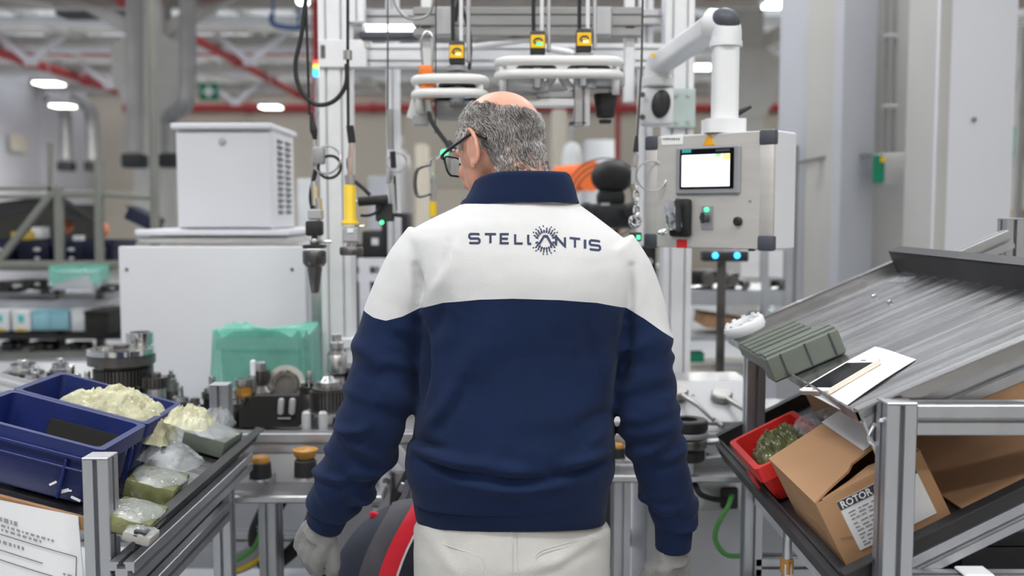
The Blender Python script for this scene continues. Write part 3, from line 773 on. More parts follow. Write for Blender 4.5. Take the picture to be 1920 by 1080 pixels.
# ---- trousers
TR_ = [(1500, 800, 1112, .115, 2.4), (1300, 792, 1120, .120, 2.4), (1150, 782, 1130, .126, 2.4), (1080, 778, 1134, .128, 2.4), (1020, 777, 1135, .128, 2.5), (975, 783, 1130, .120, 2.5), (955, 790, 1124, .112, 2.5), (930, 798, 1116, .102, 2.5), (900, 805, 1108, .095, 2.5)]
pel = ring_loft(interp_rows([r for r in TR_ if r[0] <= 1150]), cyo=lambda py: 0)
zc = W(960, 1150, DM).z
def leg_mb(sx, rs=((.86, .104), (.70, .098), (.48, .082), (.25, .078), (.10, .082), (.03, .084))):
    return MB().tube(smooth_pts([(sx * (.088 + .02 * (1 - z / .86)), DM + .005 * math.sin(z * 9), z) for z, r in rs], 6), list(np.interp(np.linspace(0, len(rs) - 1, (len(rs) - 1) * 6 + 1), range(len(rs)), [r for z, r in rs])), 40)
tco, tno, tfs = remesh(MB().join(pel).join(leg_mb(-1)).join(leg_mb(1)), .006, 4)
tpx = to_px(tco); td = np.zeros(len(tco))
for x0, y0, x1, y1, wd, h in [(970, 995, 964, 1085, 5, -3), (800, 1000, 860, 1075, 14, 3), (1120, 1000, 1040, 1060, 12, 3), (1115, 1030, 1010, 1085, 9, -3), (960, 1075, 1050, 1050, 12, 2.5), (830, 990, 850, 1050, 9, -2.5), (900, 1000, 880, 1080, 20, 2)]:
    a = np.array([x0, y0]); b = np.array([x1, y1]); ab = b - a; t = np.clip(((tpx - a) @ ab) / (ab @ ab), 0, 1)
    td += h * 1e-3 * np.exp(-(np.linalg.norm(tpx - a - t[:, None] * ab, axis=1) / wd) ** 2)
for k in range(len(tco)): td[k] += .002 * mnoise.noise(Vector(tco[k]) * 11)
tco = tco + tno * (td * np.clip(.4 - tno[:, 1], 0, 1))[:, None]
trous = part(person, 'trousers', np_mb(tco, tfs), 'trouser_cotton', 180, world=True, label='cream cotton work trousers')
tbvh = BVHTree.FromPolygons([Vector(c) for c in tco], tfs)
def on_tr(px, py, off=.001):
    o = Vector((0, 0, CAMZ)); d = (W(px, py, 1.0) - o).normalized(); h = tbvh.ray_cast(o, d); return (h[0] - d * off) if h[0] is not None else W(px, py, 1.77)
for dx in (-5, 5):
    part(trous, 'seam', MB().tube([on_tr(966 + dx - k * .06, 980 + k * 8, .0004) for k in range(16)], .0011, 5), 'seam_thread', 180, world=True)
pk = [(1008, 1085), (1006, 1040), (1050, 1022), (1112, 1008)]
for o_ in (0, 6):
    part(trous, 'pocket_seam', MB().tube(smooth_pts([on_tr(a, b + o_, .0004) for a, b in pk], 6), .0009, 5), 'seam_thread', 180, world=True)
part(trous, 'pocket_seam', MB().tube(smooth_pts([on_tr(a, b, .0004) for a, b in [(905, 1085), (903, 1046), (860, 1030), (812, 1015)]], 6), .0009, 5), 'seam_thread', 180, world=True)
for sx in (-1, 1):
    sh = MB().grid(lambda u, v: (sx * .108 + (.047 * (1 - .25 * max(0, v - .75) * 4) * math.cos(2 * pi * u)) * (1 if 0 < v < 1 else .1), 0, 0), 3, 3)
    sh = MB(); nn_ = 20
    for j in range(9):
        v = j / 8; y = DM - .085 + .27 * v; hw = .045 * math.sin(pi * (.18 + .72 * v)) ** .5; ht = (.10 if v < .35 else .10 - .055 * (v - .35) / .65)
        for k in range(nn_):
            a = 2 * pi * k / nn_; sh.v.append(Vector((sx * .108 + hw * sup(math.cos(a), 3), y, ht / 2 + ht / 2 * sup(math.sin(a), 3))))
    for j in range(8):
        for k in range(nn_): sh.f.append((j * nn_ + k, j * nn_ + (k + 1) % nn_, (j + 1) * nn_ + (k + 1) % nn_, (j + 1) * nn_ + k))
    sh.f += [tuple(range(nn_)), tuple(8 * nn_ + k for k in range(nn_))]
    part(person, 'shoe', sh, 'dark_plastic', 60, world=True)

# ---- head, neck and the body under the clothes: one continuous surface
HM = Matrix.Translation(W(937, 262, 1.925)) @ Matrix.Rotation(math.radians(46), 4, 'Z') @ Matrix.Rotation(math.radians(-19), 4, 'X')
hd = MB()
for c, r in [((0, -.003, .006), (.0765, .090, .084)), ((0, .006, -.012), (.073, .084, .075)), ((0, .040, -.055), (.058, .052, .075)), ((0, .050, -.098), (.043, .044, .030)),
             ((0, .104, -.050), (.0125, .020, .013)), ((0, .098, -.030), (.009, .014, .028)), ((0, .082, .002), (.050, .014, .012)), ((0, .091, -.078), (.024, .010, .006)), ((0, .090, -.088), (.021, .010, .006)),
             ((.030, .074, -.040), (.022, .018, .018)), ((-.030, .074, -.040), (.022, .018, .018)), ((0, .086, -.108), (.018, .014, .014)), ((0, -.044, -.045), (.052, .038, .050))]:
    hd.sphere(c, r, 28, 18)
for sx in (-1, 1):
    E = Matrix.Translation((sx * .0755, -.004, -.022)) @ Matrix.Rotation(sx * math.radians(4), 4, 'Z') @ Matrix.Rotation(math.radians(8), 4, 'X')
    ear = MB().tube([(sx * (.004 + .007 * (1 - math.cos(a)) / 2), -.004 - .0165 * math.cos(a + pi) * -1, .034 * math.sin(a)) for a in np.linspace(.25 * pi, 1.95 * pi, 26)], .0046, 8)
    ear = MB()
    loop = [(sx * (.012 if math.cos(a) < 0 else .003), .0175 * math.cos(a), (.036 * math.sin(a)) + .002 * math.cos(a)) for a in np.linspace(-.45 * pi, 1.35 * pi, 30)]
    ear.tube(smooth_pts(loop, 2), .0045, 8)
    ear.sphere((sx * .004, -.003, 0), (.0055, .0155, .030), 14, 10); ear.sphere((sx * .006, .005, -.030), (.006, .0085, .010), 10, 8); ear.sphere((0, .006, 0), (.008, .010, .018), 10, 8)
    hd.join(ear.xf(E))
hd.xf(HM)
nb = W(970, 400, 1.885)
hd.tube([HM @ Vector((0, -.030, -.035)), HM @ Vector((0, -.030, -.085)), nb + Vector((0, .005, .02)), nb + Vector((0, .0, -.06))], [.054, .055, .059, .075], 32)
body = MB().join(hd)
body.join(ring_loft(interp_rows([(p, l + 22, r - 22, b - .022, e) for p, l, r, b, e in TOR if 425 <= p <= 930], 12), 40, torso_cy))
body.tube([nb + Vector((0, 0, .01)), nb + Vector((0, 0, -.12))], [.07, .12], 24)
body.join(ring_loft(interp_rows([(p, l + 16, r - 16, b - .016, e) for p, l, r, b, e in TR_ if p <= 1150], 12), 40, lambda p: 0))
for sx in (-1, 1): body.join(leg_mb(sx, ((.86, .088), (.70, .080), (.48, .060), (.25, .052), (.10, .042), (.06, .042))))
WR = {}
for sd in 'lr':
    rows = SL[sd] + CUFF[sd][1:]; body.tube(smooth_pts([W(a, b, d) for a, b, d, r in rows], 3), list(np.interp(np.linspace(0, len(rows) - 1, (len(rows) - 1) * 3 + 1), range(len(rows)), [max(.026, r[3] - .017) for r in rows])), 20)
    WR[sd] = W(*CUFF[sd][2][:3])
# hands: wrist at origin, fingers along -Z, thumb on +X, palm faces +Y
def hand_mb(curl, grow=0.0, thumb=(.35, .5)):
    m = MB(); g = grow
    m.tube([(0, 0, .03), (0, 0, 0), (.001, .001, -.03)], [.027 + g, .027 + g, .030 + g], 16)
    for x, z, r in ((-.027, -.062, .0145), (-.009, -.066, .0155), (.010, -.066, .016), (.027, -.060, .0155)):
        m.tube([(x * .55, 0, -.005), (x * .9, -.002, -.035), (x, 0, z), (x, .004, z - .022)], [.017 + g, .0165 + g, r + g, .0125 + g], 12)
    m.sphere((.016, .012, -.035), (.020 + g, .014 + g, .028), 14, 10); m.sphere((-.018, .010, -.035), (.016 + g, .012 + g, .030), 14, 10)
    for i, (x, z, L, r) in enumerate(((-.029, -.078, (.030, .020, .018), .0082), (-.0095, -.086, (.038, .026, .020), .0090), (.0105, -.086, (.042, .028, .021), .0094), (.030, -.080, (.037, .024, .020), .0092))):
        p = Vector((x, .002, z)); a = 0; pts = [p - Vector((0, 0, -.012)), p]; rr = [r + .002 + g, r + .001 + g]
        for k in range(3):
            a += curl[k] * (1 + .06 * (2 - i)); p = p + Vector((x * .02, math.sin(a) * L[k], -math.cos(a) * L[k])); pts.append(p); rr.append(r * (1 - .07 * k) + g * .7)
        m.tube(pts, rr, 12); m.sphere(pts[-1], rr[-1], 10, 8)
    p = Vector((.024, .008, -.022)); pts = [p, p + Vector((.018, .010, -.020)), p + Vector((.028, .010 + .02 * thumb[0], -.048)), p + Vector((.026, .012 + .035 * thumb[1], -.072))]
    m.tube(pts, [.015 + g, .0125 + g, .0115 + g, .0095 + g], 12); m.sphere(pts[-1], .0095 + g, 10, 8)
    return m
def hand_M(sd):
    w = WR[sd]; rows = CUFF[sd]; d = (W(*rows[2][:3]) - W(*rows[1][:3])).normalized()
    z = -d; y = Vector((.62, .78, 0)) if sd == 'l' else Vector((-.55, .83, 0)); y = (y - z * y.dot(z)).normalized(); x = y.cross(z).normalized()
    return w, x, y, z
GM = {}
for sd in 'lr':
    w, x, y, z = hand_M(sd)
    if sd == 'l': z = (z + Vector((.10, 0, .0))).normalized(); y = (y - z * y.dot(z)).normalized(); x = y.cross(z).normalized()
    mir = 1
    # thumb side: towards the body for both hands
    tx = x if (x.x > 0) == (sd == 'l') else -x
    GM[sd] = basis(w, tx, y, z)
    curl = (.75, 1.0, .7) if sd == 'l' else (.65, .85, .6)
    body.join(hand_mb(curl, -.002).xf(GM[sd]))
    gco, gno, gfs = remesh(hand_mb(curl, .0025).xf(GM[sd]), .0028, 3)
    for k in range(len(gco)): gco[k] += gno[k] * (.0014 * mnoise.noise(Vector(gco[k]) * 60) + .0018 * mnoise.noise(Vector(gco[k]) * 28))
    gl = part(person, 'glove', np_mb(gco, gfs), 'glove_knit', 180, world=True, label='grey knitted work glove')
bco, bno, bfs = remesh(body, .0038, 4)
bodyo = part(person, 'body', np_mb(bco, bfs), 'skin', 180, world=True)
# eyes
for sx in (-1, 1):
    part(person, 'eye', MB().sphere((sx * .031, .072, -.014), .0125, 16, 12).xf(HM), 'white_plastic', 180, world=True)
    part(person, 'eyebrow', MB().tube(smooth_pts([HM @ Vector((sx * x, y, z)) for x, y, z in ((.014, .099, .006), (.032, .094, .012), (.05, .078, .006))], 5), [.002] + [.0035] * 9 + [.0015], 8), 'grey_hair', 180, world=True)
# ---- hair
HI = HM.inverted(); hc = HM @ Vector((0, -.008, .006)); hb = MB(); rs = random.Random(4)
Hb = np.array([(HI @ Vector(c)) for c in bco]); cand = []
napez = W(960, 330, 1.80).z
for f in bfs:
    c = Vector((bco[f[0]] + bco[f[1]] + bco[f[2]] + bco[f[-1]]) / 4); l = HI @ c
    if abs(l.x) > .090 or l.y > .075 or l.y < -.13 or l.z > .12: continue
    d = (c - hc).normalized()
    edge = .06 * mnoise.noise(c * 60)
    bald = d.dot(Vector((.17, .0, .985)))
    if bald > .665 + edge: continue
    earz = abs(l.x) > .072 and -.030 < l.y < .026 and -.066 < l.z < .016
    if earz and (abs(l.x) > .079): continue
    if abs(l.x) > .060 and l.y > -.020 and l.z < (.012 if l.y < .032 else .0): continue      # round the ear
    if l.y > .048 - .5 * max(0, l.z - .03): continue                                  # temple line
    if l.y <= -.02 and l.z < -.088 + edge * .4: continue
    if l.z < -.02 and l.y > -.020: continue
    cand.append((c, f, l, bald))
print('hair faces', len(cand))
per = max(1, 15000 // max(1, len(cand)))
for c, f, l, bald in cand:
    n0 = Vector(bno[f[0]])
    low = max(0, min(1, (-.035 - l.z) / .055))
    for q in range(per):
        if low > .3 and rs.random() < low * .55: continue
        if bald > .57 and rs.random() < (bald - .57) * 6: continue
        w = [rs.random() for _ in range(4)]; sw_ = sum(w); p = Vector(sum((bco[f[i % len(f)]] * w[i] for i in range(4)), np.zeros(3)) / sw_)
        n = n0; dn = HM.to_3x3() @ Vector((0, -.35 if l.z > 0 else .0, -1)); dn = (dn - n * dn.dot(n)).normalized(); sd_ = n.cross(dn)
        sw2 = mnoise.noise(p * 45) * .9 + rs.uniform(-.35, .35)
        dn = (dn + sd_ * sw2).normalized(); sd_ = n.cross(dn).normalized()
        L = rs.uniform(.010, .017) * (1 - .45 * low); lift = rs.uniform(.10, .42); r = rs.uniform(.00028, .0005)
        b0 = p - n * .0006; b1 = p + dn * L * .5 + n * L * (.5 * lift + .06); b2 = p + dn * L + n * L * lift * .65
        k = len(hb.v)
        hb.v += [b0 + sd_ * r, b0 - sd_ * r, b0 + n * r * 1.4, b1 + sd_ * r, b1 - sd_ * r, b1 + n * r * 1.4, b2]
        hb.f += [(k, k + 1, k + 4, k + 3), (k + 1, k + 2, k + 5, k + 4), (k + 2, k, k + 3, k + 5), (k + 3, k + 4, k + 6), (k + 4, k + 5, k + 6), (k + 5, k + 3, k + 6)]
ho = part(person, 'hair', hb, 'grey_hair', None, world=True, kind='stuff', label='short grey hair ringing a bald crown')
# ---- glasses
gz = -.012
gl = part(person, 'glasses', MB().tube([HM @ Vector(p) for p in ((-.009, .112, gz + .004), (0, .114, gz + .007), (.009, .112, gz + .004))], .0022, 8), 'glasses_frame', 180, world=True, label='black framed glasses')
for sx in (-1, 1):
    rim = [(sx * (.034 + x), .108 - .35 * abs(x + .0) * (1 if x > 0 else .2), gz - .004 + z) for x, z in round_rect_pts(.052, .040, .014, 5)]
    part(gl, 'lens_rim', MB().tube([HM @ Vector(p) for p in rim], .0022, 8, closed=True), 'glasses_frame', 180, world=True)
    ln = MB().raw([HM @ Vector(p) for p in rim] + [HM @ Vector((p[0], p[1] - .0015, p[2])) for p in rim], [tuple(range(24)), tuple(range(47, 23, -1))] + [(i, (i + 1) % 24, 24 + (i + 1) % 24, 24 + i) for i in range(24)])
    part(gl, 'lens', ln, 'lens_glass', 40, world=True)
    tp_ = [(sx * .061, .100, gz + .010), (sx * .069, .094, gz + .011), (sx * .078, .070, gz + .012), (sx * .0815, .020, gz + .014), (sx * .083, -.008, gz + .015), (sx * .081, -.030, gz + .004), (sx * .079, -.040, gz - .006)]
    part(gl, 'temple', MB().tube(smooth_pts([HM @ Vector(p) for p in tp_], 5), [.0036] * 8 + [.0030] * 18 + [.0034] * 5, 8), 'glasses_frame', 180, world=True)
# ================================================================== the two flow racks beside the worker
mat('tray_steel', (.40, .40, .41), .27, .95, .25, 5, stretch=(.35, 7, 1), rvar=.16)
mat('tray_dark', (.055, .055, .058), .45, .6, .2, 8)
mat('olive_plastic', (.135, .155, .13), .5, 0, .10, 10)
mat('olive_film', (.15, .16, .07), .16, 0, .45, 22, rvar=.1, bump=.35, bscale=45)
mat('bag_yellow', (.74, .72, .47), .14, 0, .22, 30, alpha=.66, bump=.6, bscale=70)
mat('bag_clear', (.60, .63, .65), .09, 0, .2, 24, alpha=.38, bump=.3, bscale=60)
mat('phone_white', (.85, .84, .82), .25, 0, .02, 4)
mat('phone_gold', (.80, .68, .55), .25, .7, .03, 8)
mat('phone_glass', (.004, .004, .005), .12, 0, .1, 4, spec=.12)
mat('label_print', (.30, .30, .32), .7, 0, .1, 10)
mat('machine_pale', (.36, .35, .32), .7, 0, .08, 10)
mat('black_gap', (.006, .005, .004), .8, 0, .1, 4)

def plane_hit(M, px, py):
    """local coordinates on the plane z = 0 of M where the photograph shows (px, py)"""
    I = M.inverted(); o = I @ Vector((0, 0, CAMZ)); q = I @ W(px, py, 1.0); d = q - o; k = -o.z / d.z; return o + d * k
def tilt_basis(o, sl, sgn):
    c, s = math.cos(math.radians(sl)), math.sin(math.radians(sl))
    return basis(o, (sgn * c, 0, s), (0, sgn, 0), (-sgn * s, 0, c))
def tray(t, M, L, D, lip, material='tray_steel', thick=.003, hi=.05):
    """folded sheet tray: L up the slope, D across, lips on all four sides"""
    part(t, 'tray_sheet', MB().box((L / 2, D / 2, -thick / 2), (L, D, thick)).xf(M), material, world=True)
    part(t, 'tray_lip', MB().box((L - .003, D / 2, hi / 2), (.004, D, hi)).box((L + .010, D / 2, hi), (.03, D, .004)).xf(M), 'tray_dark', world=True)
    for y in (.002, D - .002):
        part(t, 'tray_flange', MB().box((L / 2, y, lip / 2), (L, .004, lip)).box((L / 2, y + (-.010 if y < .1 else .010), lip), (L, .024, .003)).xf(M), material, world=True)
    part(t, 'tray_lip', MB().box((.002, D / 2, lip * .35), (.004, D, lip * .7)).xf(M), material, world=True)
def end_cap(mb, p, w=.045): return mb.box(p, (w, w, .004), bev=.001)

# ---------------- right rack
RX, RY0, RY1 = .575, 1.47, 2.40
RS = 23.5
MU = tilt_basis((.530, 1.50, 1.150), RS, 1)          # upper tray: x up the slope, y away
ML = tilt_basis((.520, 1.50, .890), 27.0, 1)         # lower tray
rk = thing('flow_rack', 'aluminium parts rack with two sloping steel trays at the right', 'rack', (.8, 1.95, 0))
def post(t, x, y, z1, z0=0.0, w=.045):
    part(t, 'upright', alu(MB(), (x, y, z0), (x, y, z1), w, w, up=(0, 1, 0)), 'alu', world=True)
    part(t, 'end_cap', end_cap(MB(), (x, y, z1 + .002), w), 'alu', world=True)
post(rk, RX + .0, RY0, 1.185); post(rk, RX + .015, RY1, 1.14); post(rk, 1.20, RY0, 1.55); post(rk, 1.20, RY1, 1.45)
def rail(t, a, b, w=.045, h=.045, nx=1, ny=1, name='rail'): return part(t, name, alu(MB(), a, b, w, h, nx, ny, up=(0, 0, 1)), 'alu', world=True)
rail(rk, (RX + .0225, RY0, 1.163), (1.178, RY0, 1.163)); rail(rk, (RX + .0225, RY0, .900), (1.178, RY0, .900))
rail(rk, (RX + .0225, RY1, .60), (1.178, RY1, .60)); rail(rk, (RX + .0225, RY0, .30), (1.178, RY0, .30)); rail(rk, (1.20, RY0 + .0225, 1.30), (1.20, RY1 - .0225, 1.30)); rail(rk, (1.20, RY0 + .0225, .92), (1.20, RY1 - .0225, .92))
rail(rk, (RX + .01, RY0 + .0225, .55), (RX + .01, RY1 - .0225, .55))
for y in (.03, .87):
    rail(rk, MU @ Vector((.02, y, -.026)), MU @ Vector((.70, y, -.026)), .03, .045, name='tray_bearer')
rail(rk, ML @ Vector((.055, .012, -.018)), ML @ Vector((.74, .012, -.018)), .036, .036, name='tray_bearer'); rail(rk, ML @ Vector((.02, .88, -.025)), ML @ Vector((.74, .88, -.025)), .036, .036, name='tray_bearer')
tray(rk, MU, .447, .92, .022); tray(rk, ML, .70, .92, .030, 'tray_dark')
part(rk, 'tray_edge', MB().box((-.006, .46, -.012), (.012, .95, .045)).xf(ML), 'tray_dark', world=True)
for (px, py) in ((1668, 567), (1640, 556), (1600, 772), (1655, 790)):
    h = plane_hit(MU, px, py); part(rk, 'bolt', MB().lathe([(.006, 0), (.006, .003), (.003, .005)], (h.x, h.y, .001), (0, 0, 1), 10).xf(MU), 'chrome', world=True)
part(rk, 'tray_label', MB().box((.405, .80, .0012), (.03, .07, .0016), (0, 0, .2)).xf(MU), 'bag_clear', world=True)
part(rk, 'bracket', MB().box((.030, .005, -.03), (.05, .012, .07), bev=.003).xf(MU), 'steel', world=True)
part(rk, 'spring_clip', MB().tube(smooth_pts([MU @ Vector(p) for p in ((.02, -.006, -.01), (.0, -.012, -.03), (.03, -.014, -.045), (.055, -.012, -.025))], 5), .003, 8), 'chrome', world=True)
for x in (.70, .86): part(rk, 'label_holder', MB().box((x, RY0, .926), (.045, .04, .005), bev=.002), 'white_plastic', world=True)
# grey-green corrugated inserts standing on the tray
def corrugated(L, D, H, n=7):
    m = MB(); vs = []
    for j in range(2):
        for i in range(n * 4 + 1):
            x = -L / 2 + L * i / (n * 4); z = H if (i % 4) in (0, 1) else H - .006; vs.append((x, -D / 2 + D * j, z))
    nn_ = n * 4 + 1
    fs = [(i, i + 1, nn_ + i + 1, nn_ + i) for i in range(nn_ - 1)]
    m.raw(vs, fs); m.box((0, 0, (H - .007) / 2), (L, D, H - .007)); return m
def olive_box(px, py, M, size, rz, label, n=6, ribs=3):
    h = plane_hit(M, px, py); T = M @ TR(h.x, h.y, .002) @ RZ(rz); t = thing('corrugated_insert', label, 'packaging', M=T)
    L, D, H = size
    part(t, 'body', MB().box((0, 0, H / 2), (L, D, H), bev=.004), 'olive_plastic')
    for k in range(n): part(t, 'rib', MB().box((0, -D / 2 + D * (k + .5) / n, H + .002), (L * .97, D / n * .5, .006), bev=.0015), 'olive_plastic')
    for k in range(ribs): part(t, 'side_groove', MB().box((-L / 2 + L * (k + .6) / ribs, -D / 2 - .0008, H * .5), (.003, .003, H * .9)), 'ink')
    return t
olive_box(1476, 664, MU, (.135, .27, .030), 0, 'grey-green ribbed plastic tray stack lying at the lower edge of the sheet tray', 7)
olive_box(1514, 688, MU, (.150, .055, .052), 0, 'grey-green box with dark grooved sides beside the white paper', 2, 3)
h = plane_hit(MU, 1417, 640); t = thing('tape_ring', 'white plastic ring standing on the low corner of the steel tray', 'ring', M=MU @ TR(h.x - .01, h.y, .030))
part(t, 'ring', MB().lathe([(.044, 0), (.048, .006), (.048, .022), (.044, .026), (.034, .026), (.031, .02), (.031, .006), (.034, 0)], n=32), 'white_plastic', 50)
for k in range(10): part(t, 'spoke', MB().box((.040 * math.cos(k * .628), .040 * math.sin(k * .628), .028), (.006, .010, .006), (0, 0, k * .628), bev=.001), 'white_plastic')
# white sheet and phone
def sheet_on(M, corners, z=.0015, n=8, bend=.0):
    q = [plane_hit(M, *c) for c in corners]; m = MB()
    for zz in (z, z + .0012):
        pass
    def f(u, v): 
        p = (q[0] * (1 - u) + q[1] * u) * (1 - v) + (q[3] * (1 - u) + q[2] * u) * v
        return (p.x, p.y, z + bend * (math.sin(u * pi) * .5 + .3 * math.sin(v * 5)))
    a = MB().grid(f, n, n); k = len(a.v); top = [v + Vector((0, 0, .0012)) for v in a.v]; m.raw(a.v, a.f); m.raw(top, a.f)
    per = [i for i in range(n)] + [n * (j + 1) - 1 for j in range(1, n)] + [n * n - 1 - i for i in range(1, n)] + [n * (n - 1 - j) for j in range(1, n - 1)]
    m.f += [(per[i], per[(i + 1) % len(per)], k + per[(i + 1) % len(per)], k + per[i]) for i in range(len(per))]
    return m.xf(M)
solo('paper_sheet', sheet_on(MU, [(1500, 734), (1642, 653), (1718, 676), (1577, 770)], .0025, 8, .004), 'paper', 'blank white sheet under the smartphone on the steel tray', 'paper')
pc = [plane_hit(MU, *c) for c in ((1510, 737), (1617, 683), (1645, 690), (1547, 758))]
pcn = (pc[0] + pc[1] + pc[2] + pc[3]) / 4; dx = (pc[1] - pc[0]) + (pc[2] - pc[3]); ang = math.atan2(dx.y, dx.x)
pl_ = ((pc[1] - pc[0]).length + (pc[2] - pc[3]).length) / 2; pw_ = ((pc[3] - pc[0]).length + (pc[2] - pc[1]).length) / 2; print('phone', pl_, pw_)
pl_, pw_ = min(.15, max(.13, pl_)), min(.078, max(.064, pw_))
PM = MU @ TR(pcn.x, pcn.y, .0068) @ Matrix.Rotation(ang, 4, 'Z')
ph = thing('smartphone', 'white smartphone with a dark screen lying on the white sheet', 'phone', M=PM)
part(ph, 'case', MB().prism(round_rect_pts(pl_, pw_, .010, 5), (0, 0, 0), (0, 0, .0068), up=(0, 1, 0)), 'phone_gold', 50)
part(ph, 'front_glass', MB().prism(round_rect_pts(pl_ - .003, pw_ - .003, .009, 5), (0, 0, .0068), (0, 0, .0078), up=(0, 1, 0)), 'phone_white', 50)
part(ph, 'screen', MB().box((-.002, 0, .0079), (pl_ * .75, pw_ * .88, .0008)), 'phone_glass')
part(ph, 'home_button', MB().lathe([(.005, 0), (.005, .0006)], (-.058, 0, .0078), (0, 0, 1), 16), 'phone_gold')
part(ph, 'earpiece', MB().box((.058, 0, .0080), (.002, .012, .0006)), 'ink')
# ---- lower tray: red bin, carton with label, cartons behind
rb = thing('red_bin', 'bright red open parts bin at the low corner of the lower tray', 'bin', M=ML @ TR(.072, .525, .004))
part(rb, 'shell', bin_mb(.14, .225, .084, rim=.008).xf(TR(0, 0, .002)), 'red')
part(rb, 'label_slot', MB().box((-.078, 0, .03), (.004, .07, .025), bev=.001), 'red')
def crumple(c, size, n=24, amp=.18, seed=1):
    """crumpled film: a creased sheet heaped over itself, with a flat underside"""
    n = 46; o = Vector((seed * 3.1, seed * 1.7, seed * .9)); m = MB()
    def f(u, v):
        x, y = 2 * u - 1, 2 * v - 1; r = max(abs(x), abs(y)) / max(1e-6, math.hypot(x, y)) if (x or y) else 1
        x, y = x * (r * .65 + .35), y * (r * .65 + .35); p = Vector((x * 1.4, y * 1.4, 0)) + o
        wx, wy = mnoise.noise(p * 1.5), mnoise.noise(p * 1.5 + Vector((9, 4, 2))); q = p + Vector((wx, wy, 0)) * .7
        rg = 0
        for f_, a_ in ((1.5, .5), (3.2, .36), (6.5, .22)): rg += a_ * (1 - 2.4 * abs(mnoise.noise(Vector((q.x * f_, q.y * f_ * .55, 1.7 * f_)))))
        rad = min(1, x * x + y * y); dome = (1 - rad) ** .6
        edge = 1 + .16 * mnoise.noise(Vector((math.atan2(y, x) * 1.3, seed, 0)))
        return (c[0] + size[0] * (x * edge + .10 * wx), c[1] + size[1] * (y * edge + .10 * wy), c[2] + size[2] * (-.75 + dome * (1.25 + amp * 2.2 * rg) + .12 * (1 - dome) * max(0, rg)))
    m.grid(f, n, n); return m
solo('plastic_bag', crumple((0, 0, 0), (.066, .085, .030), amp=.45, seed=3).xf(ML @ TR(.075, .515, .075)), 'olive_film', 'crumpled yellow-green plastic bag in the red bin', 'bag', smooth=45)
CB = ML @ TR(.020, .055, .003)
cb = thing('cardboard_box', 'torn open cardboard box with a white printed label on the lower tray', 'box', M=CB)
bx, by, bz = .185, .285, .115; tk = .004
part(cb, 'wall', MB().box((bx / 2, tk / 2, bz / 2), (bx, tk, bz)), 'carton'); part(cb, 'wall', MB().box((bx / 2, by - tk / 2, bz / 2), (bx, tk, bz)), 'carton')
part(cb, 'wall', MB().box((tk / 2, by / 2, bz / 2), (tk, by - .01, bz)), 'carton'); part(cb, 'wall', MB().box((bx - tk / 2, by / 2, bz / 2), (tk, by - .01, bz)), 'carton')
part(cb, 'bottom', MB().box((bx / 2, by / 2, tk / 2), (bx - .01, by - .01, tk)), 'carton')
def flap(pts, th=.004):
    k = len(pts); P = [Vector(p) for p in pts]; nrm = (P[1] - P[0]).cross(P[-1] - P[0]).normalized() * th
    return MB().raw(P + [p + nrm for p in P], [tuple(range(k - 1, -1, -1)), tuple(range(k, 2 * k))] + [(i, (i + 1) % k, k + (i + 1) % k, k + i) for i in range(k)])
part(cb, 'flap', flap([(0, 0, bz), (.03, .012, bz + .006), (.075, .03, bz + .011), (.09, .05, bz + .012), (.135, .06, bz + .017), (.165, .075, bz + .020), (.165, by, bz + .020), (0, by, bz)]), 'carton')
part(cb, 'flap', flap([(bx, 0.0, bz), (bx, by, bz), (.168, by, bz + .016), (.170, .09, bz + .018), (.175, .03, bz + .012)]), 'carton')
part(cb, 'flap', flap([(.012, 0, bz), (bx, 0, bz), (bx - .01, .050, bz - .012), (.112, .055, bz - .006), (.068, .028, bz - .004)]), 'carton')
part(cb, 'tape_strip', flap([(.118, .062, bz + .0200), (.163, .078, bz + .0255), (.163, by, bz + .0255), (.118, by, bz + .0200)], .0012), 'paper')
part(cb, 'painted_shadow', MB().box((bx / 2, by / 2, .02), (bx - .012, by - .012, .004)), 'carton_dark')  # darker sheet added inside the box, painting the shade in its opening
lab = part(cb, 'label_sheet', MB().box((.098, -.0008, .060), (.135, .0012, .088)), 'paper')
def word_mb(text, h, w=None, font_bold=False):
    """flat lettering from the built-in font as mesh geometry"""
    cu = bpy.data.curves.new('w', 'FONT'); cu.body = text; cu.size = h; cu.extrude = .0004; cu.resolution_u = 2
    if font_bold: cu.offset = h * .022
    o = bpy.data.objects.new('w', cu); COL.objects.link(o); dg = bpy.context.evaluated_depsgraph_get(); me = o.evaluated_get(dg).to_mesh()
    m = MB(); m.raw([v.co.copy() for v in me.vertices], [tuple(p.vertices) for p in me.polygons]); o.evaluated_get(dg).to_mesh_clear()
    bpy.data.objects.remove(o); bpy.data.curves.remove(cu)
    if w:
        xs = [v.x for v in m.v]; k = w / (max(xs) - min(xs)); m.v = [Vector((v.x * k, v.y, v.z)) for v in m.v]
    return m
RXm = Matrix.Rotation(pi / 2, 4, 'X')
part(lab, 'header_bar', MB().box((.098, -.0018, .0965), (.135, .0008, .015)), 'ink')
part(lab, 'print', word_mb('ROTOR C', .0165, .068, True).xf(TR(.034, -.0024, .0910) @ RXm), 'paper', None)
rs2 = random.Random(2); pm = MB()
for i, z in enumerate((.080, .074, .068, .060, .053, .047, .040, .034, .027, .022)):
    x = .04
    while x < .12:
        wdt = rs2.uniform(.004, .012); pm.box((x + wdt / 2, -.0018, z), (wdt, .0006, .0022)); x += wdt + rs2.uniform(.002, .006)
part(lab, 'print', pm, 'label_print', None, kind='stuff')
part(cb, 'print', MB().box((-.0006, .09, .05), (.001, .10, .004)).box((-.0006, .07, .04), (.001, .05, .004)).box((.02, -.0006, .045), (.018, .001, .003), (0, .3, 0)), 'carton_dark', None)
